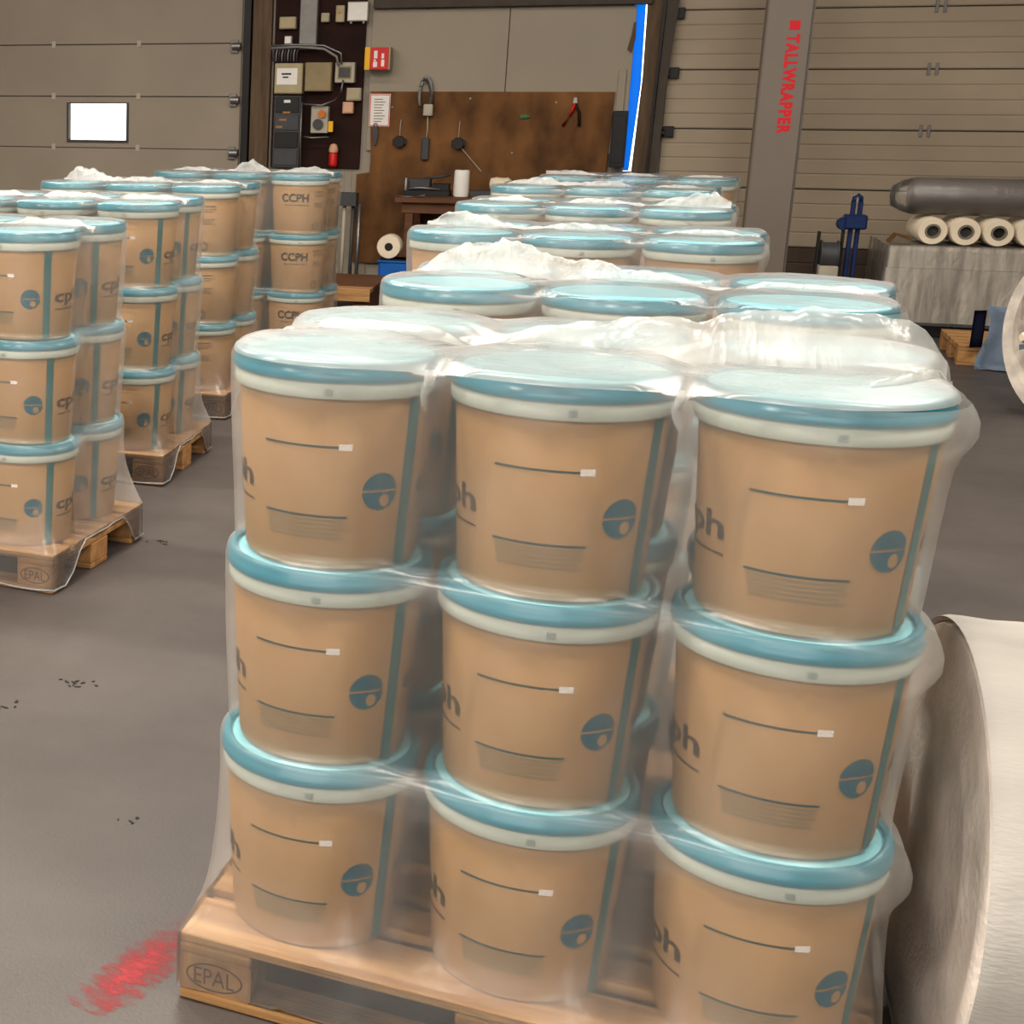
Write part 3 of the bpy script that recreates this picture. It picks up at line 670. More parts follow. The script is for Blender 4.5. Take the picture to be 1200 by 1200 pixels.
fl_ = MB(); fl_.grid([[(.02, .03, cz1+.012), (.02, .25, cz1+.012)], [(.06, .03, cz1+.07), (.07, .25, cz1+.08)], [(.17, .02, cz1+.03), (.19, .25, cz1+.05)]])
bmesh.ops.solidify(fl_.bm, geom=fl_.bm.faces[:], thickness=.006); fl_.obj('carton_flap', M['card'], t)
rr = .128
names = ['leftmost of the white film rolls on the wrapped cartons', 'second white film roll from the left on the wrapped cartons', 'third white film roll from the left on the wrapped cartons', 'white film roll cut by the right picture edge']
for k, px in enumerate((1093, 1132, 1171, 1211)):
    u, z = W(px, 273, OC-.04)
    if k == 0: rr = min(.135, (W(1132, 273, OC)[0]-u)/2-.004)
    t = wthing('film_roll', names[k], 'roll', u, OC-.04, cz1+.008+rr, 'white film rolls on the cartons')
    MB().lathe([(.055, 0), (rr-.006, 0), (rr, .01), (rr, .5), (.055, .5), (.055, 0)], 36, 'y', (0, 0.0, 0)).obj('film_layer', M['rollwhite'], t, angle=40)
    MB().lathe([(.040, -.004), (.054, -.004), (.054, .5), (.040, .5), (.040, -.004)], 24, 'y').obj('core_tube', M['core'], t, angle=40)
    MB().lathe([(0, .05), (.0395, .05), (.0395, .06), (0, .06)], 20, 'y').obj('core_plug', M['black'] if k >= 2 else M['dark_grey'], t)
gz = cz1+.008+2*rr+.012
gu, _ = W(1066, 235, OC-.2)
gr = .138
t = wthing('foam_roll', 'long grey foam roll in clear plastic lying across the white rolls', 'roll', gu, OC-.25, gz+gr)
MB().lathe([(0, 0), (gr*.8, .0), (gr-.01, .015), (gr, .04), (gr*.985, .4), (gr, .8), (gr*.985, 1.2), (gr, 1.55), (0, 1.56)], 40, 'x').obj('foam', M['foam'], t, angle=50)
MB().lathe([(.012, -.13), (gr*.55, -.12), (gr*.85, -.05), (gr*1.02, .03), (gr*1.03, .6), (gr*1.03, 1.57)], 40, 'x').obj('plastic_sleeve', M['film_clear'], t, smooth=True)

# ------------------------------------------------------------------ euro pallets
PALLET = {}
def pallet_meshes():
    def bx(n, w, d, h, m): PALLET[n] = MB().box(0, w, 0, d, 0, h, .004).mesh(n, m)
    bx('deck_board_wide', 1.2, .145, .022, M['timber']); bx('deck_board_narrow', 1.2, .1, .022, M['timber'])
    bx('stringer', .145, .8, .022, M['timber']); bx('bottom_wide', 1.2, .145, .022, M['timber']); bx('bottom_narrow', 1.2, .1, .022, M['timber'])
    bx('block_wide', .145, .145, .078, M['timber_block']); bx('block_narrow', .145, .1, .078, M['timber_block'])
    PALLET['epal'] = text_mesh('stamp_letters', 'EPAL', .034, M['stamp'], bold=.0, width=.082)
    b = MB(); n = 40
    P = []
    for r in (1.0, .93):
        P.append([(.058*r*math.cos(2*PI*k/n), .0295*(r if r == 1 else .88)*math.sin(2*PI*k/n), 0) for k in range(n+1)])
    b.grid(P); PALLET['oval'] = b.mesh('stamp_oval', M['stamp'])
pallet_meshes()
def make_pallet(loc, rz, label, stamps=True, group='wooden stacking pallets'):
    t = thing('pallet', label, 'pallet', loc, rz, group)
    z = 0
    for y, n in ((0, 'bottom_narrow'), (.3275, 'bottom_wide'), (.7, 'bottom_narrow')): link('bottom_board', PALLET[n], t, (0, y, 0))
    for y, n in ((0, 'block_narrow'), (.3275, 'block_wide'), (.7, 'block_narrow')):
        for x in (0, .5275, 1.055):
            b = link('block', PALLET[n], t, (x, y, .022))
            if stamps and y == 0 and x != .5275:
                link('stamp', PALLET['epal'], b, (.0725, -.0008, .039), (PI/2, 0, 0)); link('stamp_ring', PALLET['oval'], b, (.0725, -.0008, .039), (PI/2, 0, 0))
    for x in (0, .5275, 1.055): link('stringer_board', PALLET['stringer'], t, (x, 0, .1))
    for y, n in ((0, 'deck_board_wide'), (.18625, 'deck_board_narrow'), (.3275, 'deck_board_wide'), (.51375, 'deck_board_narrow'), (.655, 'deck_board_wide')):
        link('deck_board', PALLET[n], t, (0, y, .122))
    return t

# ------------------------------------------------------------------ buckets
S, H = 0.39549, 0.37610
RB, RT_ = 0.158, 0.1775
ZB = H-.060
def brad(z): return RB+(RT_-RB)*max(0, min(1, z/ZB))
BK = {}
BK['body'] = MB().lathe([(0, .002), (RB-.012, .0), (RB-.003, .003), (RB, .012), (RT_, ZB), (RT_-.004, ZB+.004), (0, ZB+.004)], 56).mesh('body', M['tan'], angle=50)
BK['collar'] = MB().lathe([(RT_-.006, ZB-.002), (.1845, ZB-.001), (.1865, ZB+.004), (.1865, ZB+.022), (.183, ZB+.026), (.183, ZB+.034), (.17, ZB+.034)], 56).mesh('collar', M['collar'], angle=45)
BK['lid'] = MB().lathe([(.184, H-.031), (.1895, H-.031), (.1905, H-.028), (.1905, H-.016), (.1885, H-.0135), (.1885, H-.006), (.1865, H-.001), (.182, H), (.176, H), (.1725, H-.0045), (.170, H-.005)], 64).mesh('lid', M['lid'], angle=40)
BK['lid_panel'] = MB().lathe([(0, H-.0042), (.10, H-.0042), (.15, H-.0045), (.1705, H-.005)], 48).mesh('lid_panel', M['lid_panel'], smooth=True)
EPS = .0009
def on_body(az, z, e=EPS):
    r = brad(z)+e; a = math.radians(az); return (r*math.sin(a), -r*math.cos(a), z)
def patch(name, az0, az1, z0, z1, m, e=EPS, nz=1):
    n = max(2, int(abs(az1-az0)/3)+1)
    return MB().grid([[on_body(az0+(az1-az0)*i/n, z0+(z1-z0)*j/nz, e) for i in range(n+1)] for j in range(nz+1)]).mesh(name, m, smooth=True)
def multi(name, rects, m, e=EPS):
    b = MB()
    for az0, az1, z0, z1 in rects:
        n = max(2, int(abs(az1-az0)/3)+1)
        b.grid([[on_body(az0+(az1-az0)*i/n, zz, e) for i in range(n+1)] for zz in (z0, z1)])
    return b.mesh(name, m, smooth=True)
def wrap_text(name, body, az, z, h, w, m, bold=0.0):
    me = text_mesh(name, body, h, m, bold=bold, width=w)
    b = bmesh.new(); b.from_mesh(me); x = -w/2
    while x < w/2:
        bmesh.ops.bisect_plane(b, geom=b.verts[:]+b.edges[:]+b.faces[:], plane_co=(x, 0, 0), plane_no=(1, 0, 0)); x += .007
    for v in b.verts:
        p = on_body(az+math.degrees(v.co.x/brad(z)), z+v.co.y, .0012); v.co = p
    b.to_mesh(me); b.free(); return me
def poly_on(name, polys, az, z, m, e=EPS):
    "flat outlines (x, y) in metres cut into thin strips and laid on the bucket wall"
    b = bmesh.new()
    for pl in polys: b.faces.new([b.verts.new((x, y, 0)) for x, y in pl])
    x = -.06
    while x < .06:
        bmesh.ops.bisect_plane(b, geom=b.verts[:]+b.edges[:]+b.faces[:], plane_co=(x, 0, 0), plane_no=(1, 0, 0)); x += .006
    for v in b.verts: v.co = on_body(az+math.degrees(v.co.x/brad(z)), z+v.co.y, e)
    me = bpy.data.meshes.new(name); b.to_mesh(me); b.free(); me.materials.append(m); return me
R0 = .034
top = [(R0*math.cos(a), R0*math.sin(a)) for a in np.linspace(.10, PI-.10, 22)]
bot = [(R0*math.cos(a), R0*math.sin(a)) for a in np.linspace(PI+.03, 2*PI-.03, 22)]
drop = [(.009+.0105*math.cos(a), -.0165+.0115*math.sin(a)) for a in np.linspace(0, 2*PI, 18)[:-1]]
drop2 = [(.004, -.004), (.013, -.012), (.004, -.016)]
PA = []   # prints: (name, mesh)
BK['mark'] = multi('mark', [(60, 70, 0.012, ZB-.002)], M['ink_stripe'])
prints_A = [('colour_stripe', patch('colour_stripe', 57, 66, .006, ZB-.003, M['ink_stripe'], nz=6)),
            ('measure_line', patch('measure_line', -33, 14, .226, .2300, M['ink_line'])),
            ('line_tag', patch('line_tag', 14, 22, .2225, .2345, M['tag'])),
            ('caption_line', patch('caption_line', -33, 21, .098, .102, M['ink_line'])),
            ('caption_text', multi('caption_text', [(-32, 20, .091, .0945), (-31, 19, .083, .0865), (-31, 20, .075, .0785), (-30, 17, .067, .0705), (-30, 19, .059, .0625)], M['ink_faint'])),
            ('wordmark', wrap_text('wordmark', 'cph', 98, .147, .058, .150, M['ink_dark'], .015)),
            ('wordmark', wrap_text('wordmark', 'cph', -73, .147, .058, .150, M['ink_dark'], .015)),
            ('wordmark_caption', multi('wordmark_caption', [(74, 126, .106, .1095), (-99, -47, .106, .1095)], M['ink_dark']))]
LOGO = [poly_on('logo_disc', [top, bot], 41, .147, M['ink_teal']), poly_on('logo_disc', [top, bot], -139, .147, M['ink_teal'])]
LOGO_DROP = [poly_on('logo_drop', [drop, drop2], 41, .147, M['tan'], .0016), poly_on('logo_drop', [drop, drop2], -139, .147, M['tan'], .0016)]
ring = []
for k in range(3):
    a0 = 2*PI*k/3
    o_ = [(.024*math.cos(a0+a), .024*math.sin(a0+a)) for a in np.linspace(0, 1.75, 8)]
    i_ = [(.016*math.cos(a0+a), .016*math.sin(a0+a)) for a in np.linspace(1.75, 0, 8)]
    ring.append(o_+i_)
prints_B = [('wordmark', wrap_text('wordmark', 'CCPH', -4, .235, .052, .178, M['ink_black'], .028)),
            ('wordmark_caption', multi('wordmark_caption', [(-25+k*6.5, -21+k*6.5, .186, .192) for k in range(8)], M['ink_dark'])),
            ('caption_text', multi('caption_text', [(38, 66, .270, .275), (38, 68, .255, .258), (38, 64, .243, .246), (38, 66, .20, .203), (38, 62, .188, .191), (38, 66, .176, .179)], M['ink_grey'])),
            ('recycling_mark', poly_on('recycling_mark', ring, 46, .055, M['ink_grey']))]
TAB = multi('tab', [(4, 9, 0, 0)], M['dark_grey'])
b = MB(); b.box(-.007, .007, -.1885, -.186, ZB+.006, ZB+.017, .001); BK['tab'] = b.mesh('collar_tab', M['tabgrey'])

def make_bucket(root_loc, rz, label, group, variant, detail):
    t = thing('bucket', label, 'bucket', root_loc, rz, group)
    link('body', BK['body'], t); link('collar', BK['collar'], t)
    l = link('lid', BK['lid'], t); link('lid_panel', BK['lid_panel'], l)
    if detail:
        tb = link('collar_tab', BK['tab'], t, None, (0, 0, math.radians(7)))
        if variant == 'A':
            for n, me in prints_A: link(n, me, t)
            for k in range(2):
                o = link('logo_disc', LOGO[k], t); link('logo_drop', LOGO_DROP[k], o)
        else:
            for n, me in prints_B: link(n, me, t)
    return t

# ------------------------------------------------------------------ film hoods
OX, OY = .6-1.5*S, .4-S
def smin(a, b, k):
    h = np.maximum(k-np.abs(a-b), 0)/k
    return np.minimum(a, b)-h*h*k*.25
CEN = [(OX+S*(c+.5), OY+S*(r+.5)) for r in range(2) for c in range(3)]
def perimeter(step):
    x0, x1, y0, y1 = OX+S/2, OX+2.5*S, OY+S/2, OY+1.5*S
    K, Nn, C2 = [], [], []
    def edge(p, q, n):
        m = max(2, int(math.dist(p, q)/step))
        for i in range(m+1): f = i/m; K.append((p[0]+(q[0]-p[0])*f, p[1]+(q[1]-p[1])*f)); Nn.append(n)
    def fan(c, a0, k):
        for i in range(1, k): a = a0+PI/2*i/k; K.append(c); Nn.append((math.cos(a), math.sin(a)))
    k = max(8, 2*int(.15/step))
    edge((x0, y0), (x1, y0), (0, -1)); fan((x1, y0), -PI/2, k)
    edge((x1, y0), (x1, y1), (1, 0)); fan((x1, y1), 0, k)
    edge((x1, y1), (x0, y1), (0, 1)); fan((x0, y1), PI/2, k)
    edge((x0, y1), (x0, y0), (-1, 0)); fan((x0, y0), PI, k)
    return np.array(K), np.array(Nn)
def contour(K, Nn, r, k=.24):
    lo = np.zeros(len(K)); hi = np.full(len(K), .4)
    for _ in range(26):
        t = (lo+hi)/2; P = K+Nn*t[:, None]
        d = None
        for c in CEN:
            e = np.hypot(P[:, 0]-c[0], P[:, 1]-c[1])-r
            d = e if d is None else smin(d, e, k)
        lo = np.where(d < 0, t, lo); hi = np.where(d < 0, hi, t)
    return (lo+hi)/2
def rect_t(K, Nn, m=.006):
    t = np.full(len(K), 9.0)
    for ax, lo_, hi_ in ((0, -m, 1.2+m), (1, -m, .8+m)):
        for i in range(len(K)):
            n = Nn[i][ax]
            if n > 1e-6: t[i] = min(t[i], (hi_-K[i][ax])/n)
            elif n < -1e-6: t[i] = min(t[i], (lo_-K[i][ax])/n)
    return t
def nz3(x, y, z): return noise.noise(Vector((x, y, z)))

def film_hood(loc, rz, label, seed, side_m, top_m, step=.02, fin=None, skirt=None, hugging=.95, front_m=None, flare=.02, fin_rough=1.0, wrink=.003):
    t = thing('film_hood', label, 'film wrap', loc, rz, 'film hoods over the bucket stacks')
    K, Nn = perimeter(step)
    tp_ = rect_t(K, Nn)
    RL = .1948
    zl = [.002, .008, .016, .03, .06, .10, .14, .18, .22, .26, .29, .31, .325, .345, .360, .372]
    rows = []   # (z array, t array)
    ZT = .144
    tl = contour(K, Nn, RL, .26)
    cx_ = np.abs((K[:, 0]-(OX+S/2)+S/2) % S-S/2)/S
    sm = np.clip((.46-cx_)/.24, 0, 1); sm = sm*sm*(3-2*sm)
    sm = np.where(Nn[:, 1] < -.999, sm, 1.0)*np.clip(-Nn[:, 1], 0, 1)**2
    cache = {}
    def ct(r, kk=.26):
        r = round(r, 4)
        if (r, kk) not in cache: cache[(r, kk)] = contour(K, Nn, r, kk)
        return cache[(r, kk)]
    # skirt over the pallet
    zb = np.array([skirt((K[i]+Nn[i]*tp_[i])) if skirt else .03 for i in range(len(K))])
    for q in (1, .8, .6, .4, .2): rows.append((.146-(.146-zb)*q, tp_))
    for layer in range(3):
        z0 = ZT+layer*H
        for zz in zl:
            if layer == 0:
                if zz < .31:
                    w = 1-(1-zz/.31)**1.7
                    hug = ct(brad(zz)+.007+(.1948-.182)*max(0, (zz-.16)/.15)**2, .07) if zz > .02 else tp_
                    w2 = 1-(1-min(1, zz/.12))**2; fr_ = hugging*sm
                    tt = (tp_*(1-w)+tl*w)*(1-fr_)+fr_*(tp_*(1-w2)+np.minimum(hug, tl)*w2)
                else: tt = tl
            else:
                if zz <= .31:
                    f = (zz/.31)**.75; hug = ct(brad(zz)+.007+(.1948-.182)*max(0, (zz-.16)/.15)**2, .07); taut = ct(.176+(RL-.176)*f) if zz > .01 else ct(.1905 if zz < .005 else .184)
                    wf2 = hugging*sm if zz > .01 else 0.0
                    tt = taut*(1-wf2)+hug*wf2
                else: tt = tl
            if zz >= .370: tt = ct(RL-.0022)
            rows.append((np.full(len(K), z0+zz), tt))
    n = len(K); grid = []
    for z, tt in rows:
        row = []
        for i in range(n):
            p = K[i]+Nn[i]*tt[i]
            dd = wrink*nz3(p[0]*9+seed, p[1]*9, z[i]*4)+wrink*.8*nz3(p[0]*24+seed, p[1]*24, z[i]*7)
            dd = max(dd, -.0015)
            zr = (z[i]-.144) % H
            if z[i] > .40: dd += flare*math.exp(-((zr-.335)/.045)**2)*max(0.0, Nn[i][0]*.88-Nn[i][1]*.47)**7
            row.append((p[0]+Nn[i][0]*dd, p[1]+Nn[i][1]*dd, z[i]))
        row.append(row[0]); grid.append(row)
    nf = max(i for i in range(n//2) if Nn[i][1] < -.04)      # the front sheet runs round both front corners
    nb = min(i for i in range(n//2, n) if Nn[i][1] < -.04)
    G = grid[5:]
    sheets = [('film_skirt', grid[:6], M['film_skirt'])]
    if front_m is None: sheets.append(('side_film', G, side_m))
    else: sheets += [('front_film', [r[nb:-1]+r[:nf+1] for r in G], front_m), ('side_film', [r[nf:nb+1] for r in G], side_m)]
    if skirt is skirt_arch:
     hem = [grid[0][i] for i in range(0, n, 2)]
     hem = [(p[0], p[1], max(.008, p[2])) for p in hem]; hem.append(hem[0])
     MB().tube([Vector(p)+Vector((.004*math.copysign(1, p[0]-.6) if abs(p[0]-.6) > .58 else 0, .004*math.copysign(1, p[1]-.4) if abs(p[1]-.4) > .38 else 0, 0)) for p in hem], .0035, 6).obj('hem', M['film_fin_thin'], t, smooth=True)
    for nm, gg, mm in sheets:
        b = MB().grid(gg); bmesh.ops.remove_doubles(b.bm, verts=b.bm.verts[:], dist=1e-6)
        b.obj(nm, mm, t, smooth=True)
    # top sheet
    ztop = ZT+3*H
    def topz(x, y):
        d = min(math.hypot(x-c[0], y-c[1]) for c in CEN)-.204
        dip = -min(.022, max(0, d)*.55)
        ex = min(1, max(0, d/.02))
        return ztop+.0075+dip+.004*max(-.3, nz3(x*6+seed, y*6, 2.0))+.002*nz3(x*20+seed, y*14, 5.)
    tt0 = ct(RL-.0022)
    rings = []
    zlast = ZT+2*H+zl[-1]
    for u in (1.0, .985, .95, .9, .84, .76, .66, .54, .42, .3, .18, .08, 0.0):
        row = []
        for i in range(n):
            p = K[i]+Nn[i]*(tt0[i]*u)
            z = topz(*p)
            if u == 1.0: z = zlast
            elif u > .97: z = max(min(z, ztop+.003), zlast-.02)
            row.append((p[0], p[1], z))
        row.append(row[0]); rings.append(row)
    xc, yc = (OX+1.5*S), (OY+S); a, bb = S, S/2
    for v in (.25, .5, .75, 1.0):
        row = []
        for i in range(n):
            fx = (K[i][0]-xc)/a; fy = (K[i][1]-yc)/bb
            x = xc+fx*(a-bb*v); y = yc+fy*bb*(1-v); row.append((x, y, topz(x, y)))
        row.append(row[0]); rings.append(row)
    b = MB().grid(rings); bmesh.ops.remove_doubles(b.bm, verts=b.bm.verts[:], dist=2e-4)
    b.obj('top_film', top_m, t, smooth=True)
    # the welded, gathered seams that stand up from the sheet
    for pts in (fin or ()):
        P = []; m = 90
        xs = [q[0] for q in pts]
        for j in range(6):
            row = []
            for i in range(m+1):
                x = xs[0]+(xs[-1]-xs[0])*i/m
                y = float(np.interp(x, xs, [q[1] for q in pts])); hh = float(np.interp(x, xs, [q[2] for q in pts])); ln = float(np.interp(x, xs, [q[3] for q in pts]))
                f = j/5
                hh *= (1+fin_rough*(.35*nz3(x*14+seed, 3.1, 0)+.22*nz3(x*38+seed, 1.7, 0)))
                wob = .022*f*nz3(x*26+seed, f*2.0, 1.0)+.010*f*nz3(x*70+seed, f*3, 4.0)
                row.append((x, y+ln*f+wob, topz(x, y)-.004+hh*math.sin(f*PI*.5)))
            P.append(row)
        MB().grid(P).obj('gathered_seam', M['film_fin'] if fin_rough > .5 else M['film_fin_thin'], t, smooth=True)
    return t

def skirt_near(p):
    x, y = p
    base = .028+.012*nz3(x*5, y*5, 0)
    if .2 < x < .62 and y < .1: base += .01
    return base
def skirt_arch(p):
    x, y = p
    z = .015+.010*nz3(x*6, y*6, 1)
    if x > 1.1 or x < .1:
        f = max(0, 1-((y-.42)/.30)**2); z += .125*min(1, f*1.6)
    return min(z, .140)

RIGHT = [(0, 0, 0), (-.0251, 1.1745, -.0228), (-.3317, 2.7986, .0071), (-.4917, 4.4032, .0032), (-.6386, 6.0754, -.0131), (-.5911, 7.5093, .0001)]
LEFT = [(-2.509, 2.081, 0), (-2.743, 3.586, .083), (-2.998, 5.147, .05), (-2.946, 6.73, .08)]
RNAME = ['nearest pallet', 'second pallet of right row', 'third pallet of right row', 'fourth pallet of right row', 'fifth pallet of right row', 'farthest pallet of right row']
LNAME = ['frontmost pallet of left row', 'second pallet of left row', 'third pallet of left row', 'farthest pallet of left row']
LAY = ['bottom', 'middle', 'top']; ROWN = ['front', 'back']; COLN = ['left', 'middle', 'right']

def fin_line(y, prof, lean=.0): return [(x, y+dy, h, lean) for x, dy, h in prof]
FINS = {('R', 0): [fin_line(.42, [(.02, 0, .012), (.3, 0, .012), (.55, -.02, .03), (.7, -.07, .06), (.85, -.10, .085), (1.0, -.11, .10), (1.12, -.10, .085), (1.18, -.06, .04)], .05), fin_line(.12, [(1.06, .02, .01), (1.12, .10, .02), (1.19, .25, .012)], .02)],
        ('R', 1): [fin_line(.42, [(.03, -.02, .02), (.12, 0, .05), (.25, 0, .085), (.4, 0, .07), (.55, 0, .03), (.8, 0, .012), (1.17, 0, .012)], .03)],
        ('R', 2): [fin_line(.40, [(.03, 0, .03), (.1, 0, .055), (.3, 0, .03), (.7, 0, .02), (1.17, 0, .015)], .02)],
        ('R', 3): [fin_line(.40, [(.03, 0, .02), (.4, 0, .02), (.9, 0, .03), (1.08, 0, .07), (1.17, 0, .05)], .02)],
        ('R', 4): [fin_line(.40, [(.03, 0, .02), (.3, 0, .04), (.8, 0, .02), (1.17, 0, .015)], .02)],
        ('R', 5): [fin_line(.40, [(.02, 0, .05), (.1, 0, .03), (.6, 0, .015), (1.17, 0, .015)], .02)],
        ('L', 0): [fin_line(.38, [(.03, 0, .02), (.6, 0, .025), (1.17, 0, .02)], .02)],
        ('L', 1): [fin_line(.38, [(.03, 0, .02), (.6, 0, .025), (1.17, 0, .02)], .02)],
        ('L', 2): [fin_line(.40, [(.05, 0, .03), (.15, 0, .08), (.3, 0, .05), (.6, 0, .025), (1.17, 0, .02)], .02)],
        ('L', 3): [fin_line(.40, [(.03, 0, .02), (.5, 0, .03), (.62, 0, .08), (.75, 0, .03), (1.0, 0, .04), (1.17, 0, .03)], .02)]}

def stack(side, idx, s, name):
    x, y, rz = s; R = Matrix.Rotation(rz, 4, 'Z'); base = Vector((x, y, 0))
    make_pallet(base, rz, f'stamped wooden pallet under the film on the {name}'.replace('on the', 'wrap of the') if False else f'stamped wooden pallet, {name}, under the wrapped buckets')
    variant = 'A' if (side, idx) in (('R', 0), ('L', 0), ('L', 1)) else 'B'
    az = {('R', 0): 4, ('L', 0): -9, ('L', 1): -7, ('L', 2): -30, ('L', 3): 8}.get((side, idx), 4)
    for l in range(3):
        for r in range(2):
            for c in range(3):
                p = base + R @ Vector((OX+S*(c+.5), OY+S*(r+.5), .1442+l*H))
                jit = random.uniform(-2.2, 2.2)
                detail = (side == 'R' and idx == 0) or (side == 'L' and c >= 1) or (side == 'R' and l == 2 and idx < 4)
                make_bucket(p, rz+math.radians(az+jit), f'cream teal-lidded bucket, {LAY[l]} layer, {ROWN[r]} row {COLN[c]}, on {name}', f'buckets on the {name}', variant, detail)
    near = (side, idx) == ('R', 0)
    film_hood(base, rz, f'milky clear film hood over the buckets, {name}', 11.3*idx+(50 if side == 'L' else 0),
              M['film'] if near else (M['film_milky'] if side == 'L' and idx < 2 else M['film_far']), M['film_top_near'] if near else M['film_top'],
              .014 if near else .024, FINS.get((side, idx)), skirt_near if near else skirt_arch,
              hugging=.95 if near or side == 'L' else .2, front_m=M['film_front'] if near or side == 'L' else M['film_far'], flare=.036 if near else .024, fin_rough=.25 if near else 1.0)
    if near:
        hood = [o for o in COL.objects if o.name.startswith('film_hood')][-1]
        KK, NN = perimeter(.014)
        for c in (1, 2):  # pale fold strips standing in for highlights on the film between the lids
            x0 = OX+S*c; P = []
            for j in range(9):
                f = j/8; z = .144+3*H+.004-.075*f
                tt = contour(np.array([(x0, OY+S/2)]), np.array([(0., -1.)]), .1948-.012*f, .26)[0]
                w_ = .009*(1-f)**.7+.002
                P.append([(x0+(.5-k/4)*2*w_+.006*math.sin(f*5+c), OY+S/2-tt-.004-.007*math.sin(k/4*PI)*(1+.4*math.sin(f*9)), z) for k in range(5)])
            MB().grid(P).obj('highlight_fold', M['film_fin'], hood, smooth=True)
for i, s in enumerate(RIGHT): stack('R', i, s, RNAME[i])
for i, s in enumerate(LEFT): stack('L', i, s, LNAME[i])

# ------------------------------------------------------------------ big white roll lying beside the nearest pallet
RR = .413; a = .119
t = thing('fabric_roll', 'big white fabric roll with grey end lying beside the nearest pallet', 'roll', (1.256, .459, 0), a)
b = MB()
prof = [(0, .008), (.14, .006), (.20, .012), (.26, .0), (.32, .010), (.37, .0), (.395, .004), (.4005, .014)]
b.lathe(prof, 96, 'x', (0, 0, RR)); b.obj('end_face', M['fabric_end'], t, angle=30)
b = MB()
prof = [(.4005, .014), (.409, .004), (RR, .016)]+[(RR-.003*abs(math.sin(k*1.7)), .03+.05*k) for k in range(24)]+[(.40, 1.25), (0, 1.25)]
b.lathe(prof, 96, 'x', (0, 0, RR)); b.obj('fabric', M['fabric'], t, angle=40)
fl_ = []
for j in range(5):
    fl_.append([((.05+1.15*i/20), -RR*math.cos(.35+j*.02)-.002-.004*j, RR-RR*math.sin(.35+j*.02)-.004*j+.002*nz3(i*.6, j, 0)) for i in range(21)])
MB().grid(fl_).obj('loose_edge', M['fabric'], t, smooth=True)

# ------------------------------------------------------------------ pallet with blue-grey sheet, and the reel at the right edge
p = floorpt(1120, 428)
make_pallet((p.x, p.y, 0), .06, 'bare wooden pallet corner jutting out below the wrapped cartons', False)
pr_ = .62
t = thing('draped_sheet', 'blue grey plastic sheet hanging down over the bare pallet', 'sheet', (p.x+.05, p.y-.06, 0), .06, None)
SH = []
for j in range(11):
    row = []
    for i in range(9):
        x = .06+.34*i/8; z = .43-.42*j/10
        row.append((x+.03*math.sin(j*.5)+.01*nz3(i*.5, j*.4, 3), -.10+.02*math.sin(i*.9)+.015*nz3(i*.4, j*.5, 0)-.004*j, max(.006, z+.015*nz3(i*.7, 1, 2)*(j/10))))
    SH.append(row)
q = MB().grid(SH); bmesh.ops.solidify(q.bm, geom=q.bm.faces[:], thickness=.004); q.obj('sheet', M['bluesheet'], t, smooth=True)
b = MB(); b.grid([[(.00+.02*i, -.045+.010*i, .16+.26*j/5-.03*abs(j-2)*.3) for i in range(5)] for j in range(6)]); bmesh.ops.solidify(b.bm, geom=b.bm.faces[:], thickness=.01)
b.obj('navy_lining', M['navy'], t, smooth=True)

rp = floorpt(1240, 497); RRL = .49
t = thing('film_reel', 'large white reel with a hub pipe at the right picture edge', 'reel', (rp.x, rp.y, 0), math.radians(-58))
b = MB(); b.lathe([(RRL-.07, -.02), (RRL-.01, -.035), (RRL, -.015), (RRL, .015), (RRL-.01, .03), (RRL-.07, .02), (RRL-.07, -.02)], 56, 'y', (0, 0, RRL)); b.obj('front_rim', M['reelwhite'], t, angle=45)
for k in range(16):
    an = 2*PI*k/16+.2+.12*math.sin(k*5.3)
    P = []
    for i in range(7):
        f = i/6; r = .07+(RRL-.11)*f; wd_ = .02+.06*f
        P.append([(r*math.cos(an+q*wd_/r), -.012*math.sin(3*f+k)+.012*q, RRL+r*math.sin(an+q*wd_/r)) for q in (-1, 0, 1)])
    q = MB().grid(P); bmesh.ops.solidify(q.bm, geom=q.bm.faces[:], thickness=.006); q.obj('film_strip', M['reelwhite'], t, smooth=True)
MB().lathe([(0, -.30), (.02, -.30), (.034, -.28), (.03, -.22), (.036, -.06), (.08, -.05), (.08, .04), (0, .04)], 24, 'y', (0, 0, RRL)).obj('hub_pipe', M['rollwhite'], t, angle=40)
MB().lathe([(0, .06), (RRL-.06, .06), (RRL-.05, .08), (RRL-.06, .45), (0, .45)], 48, 'y', (0, 0, RRL)).obj('wound_film', M['reelwhite'], t, angle=45)

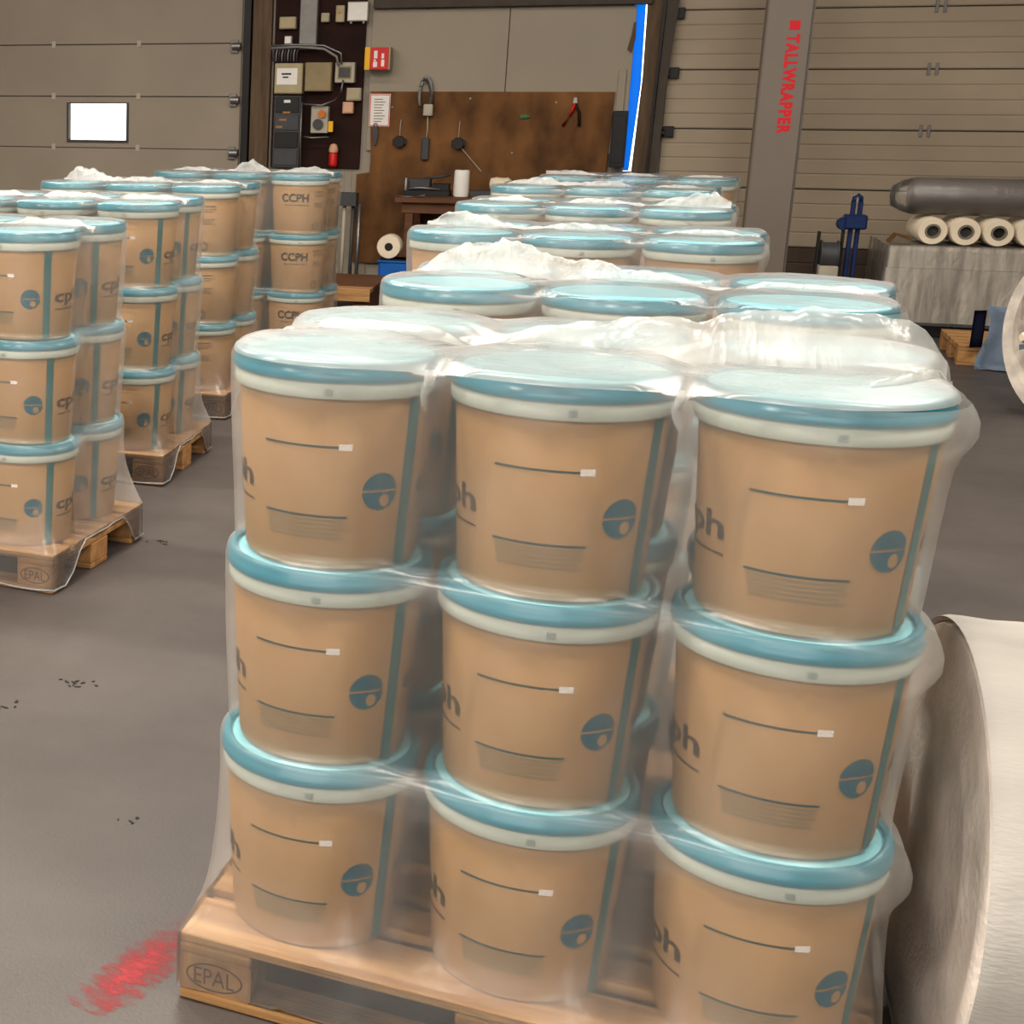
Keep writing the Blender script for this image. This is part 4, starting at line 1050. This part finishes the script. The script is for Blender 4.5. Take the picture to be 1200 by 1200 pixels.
# ------------------------------------------------------------------ floor litter and red mark
def scrap(px, py, label, n, spread, seed, m='scrap'):
    p = floorpt(px, py); rnd = random.Random(seed)
    t = thing('floor_scrap', label, 'scrap', (p.x, p.y, 0), rnd.uniform(0, 3), 'scraps lying on the floor')
    for k in range(n):
        x, y = rnd.gauss(0, spread), rnd.gauss(0, spread); a = rnd.uniform(0, PI); w, d = rnd.uniform(.005, .016), rnd.uniform(.002, .005)
        pl = []
        for an in (0, 1, 2.1, 3.2, 4.2, 5.3):
            q = (w*math.cos(an)*rnd.uniform(.6, 1.1), d*math.sin(an)*rnd.uniform(.6, 1.3)); pl.append((x+q[0]*math.cos(a)-q[1]*math.sin(a), y+q[0]*math.sin(a)+q[1]*math.cos(a)))
        bm = bmesh.new(); lo = [bm.verts.new((u, v, .0006)) for u, v in pl]; hi = [bm.verts.new((u*.98, v*.98, .003)) for u, v in pl]
        bm.faces.new(hi); bm.faces.new(lo[::-1])
        for i in range(6): bm.faces.new((lo[i], lo[(i+1) % 6], hi[(i+1) % 6], hi[i]))
        bmesh.ops.recalc_face_normals(bm, faces=bm.faces[:])
        me = bpy.data.meshes.new('flake'); bm.to_mesh(me); bm.free(); me.materials.append(M[m]); link('flake', me, t)
scrap(92, 798, 'scatter of black flakes on the open floor between the pallet rows', 14, .022, 3)
scrap(185, 635, 'black scrap on the floor beside the frontmost left pallet', 6, .02, 5)
scrap(150, 963, 'tiny dark flakes on the floor left of the nearest pallet', 4, .012, 8)
scrap(3, 830, 'dark flakes on the floor at the left picture edge', 6, .018, 9)
# patchy red mark beside the nearest pallet, broken up by noise in the alpha
m = bpy.data.materials.new('patchy_red'); m.use_nodes = True; N = m.node_tree.nodes; L = m.node_tree.links; bs = N['Principled BSDF']
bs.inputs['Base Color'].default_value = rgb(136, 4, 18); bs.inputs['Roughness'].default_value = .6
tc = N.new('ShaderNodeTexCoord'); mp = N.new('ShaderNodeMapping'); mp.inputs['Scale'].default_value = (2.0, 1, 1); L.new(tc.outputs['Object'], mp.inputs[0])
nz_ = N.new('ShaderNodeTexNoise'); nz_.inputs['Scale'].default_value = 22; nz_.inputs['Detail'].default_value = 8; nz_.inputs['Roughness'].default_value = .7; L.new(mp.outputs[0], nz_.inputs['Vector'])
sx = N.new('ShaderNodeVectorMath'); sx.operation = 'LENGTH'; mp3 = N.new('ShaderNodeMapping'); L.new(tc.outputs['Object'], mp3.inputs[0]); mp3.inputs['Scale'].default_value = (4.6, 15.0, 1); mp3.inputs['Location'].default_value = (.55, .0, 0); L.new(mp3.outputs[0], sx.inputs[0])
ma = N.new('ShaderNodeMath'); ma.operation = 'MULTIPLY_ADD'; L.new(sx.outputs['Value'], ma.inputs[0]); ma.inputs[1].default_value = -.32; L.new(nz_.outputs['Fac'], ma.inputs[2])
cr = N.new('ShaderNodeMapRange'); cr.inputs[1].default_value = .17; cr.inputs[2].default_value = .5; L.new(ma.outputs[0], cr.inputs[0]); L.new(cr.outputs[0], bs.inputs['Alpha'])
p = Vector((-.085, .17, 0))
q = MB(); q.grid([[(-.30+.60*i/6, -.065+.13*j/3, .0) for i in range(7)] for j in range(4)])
o = q.obj('red_mark', m); o.location = (p.x, p.y, .0012); o.rotation_euler.z = math.radians(79)
tag(o, 'patchy red smear on the floor at the nearest pallet corner', 'paint mark')

# ------------------------------------------------------------------ ceiling luminaires
lm_ = emit_mat('lamp_diffuser', LAMP_COL, 6.0)
hm = MB().box(-.8, .8, -.13, .13, .02, .10, .01).mesh('housing', M['boxgrey'])
for k, (u, v, w_) in enumerate(LAMPS):
    loc = wpt(u, v, CEIL-.35)
    t = thing('ceiling_lamp', 'long white ceiling luminaire hanging in the hall', 'ceiling lamp', loc, WANG, 'ceiling luminaires in rows')
    link('housing', hm, t)
    for x in (-.6, .6): MB().tube([(x, 0, .1), (x, 0, .35)], .006).obj('suspension_rod', M['steel'], t)
    ld = bpy.data.lights.new('lamp_light', 'AREA'); ld.shape = 'RECTANGLE'; ld.size = 1.5; ld.size_y = .22; ld.energy = w_; ld.color = LAMP_COL
    lo = bpy.data.objects.new('lamp_light', ld); COL.objects.link(lo); lo.parent = t; lo.location = (0, 0, .012)
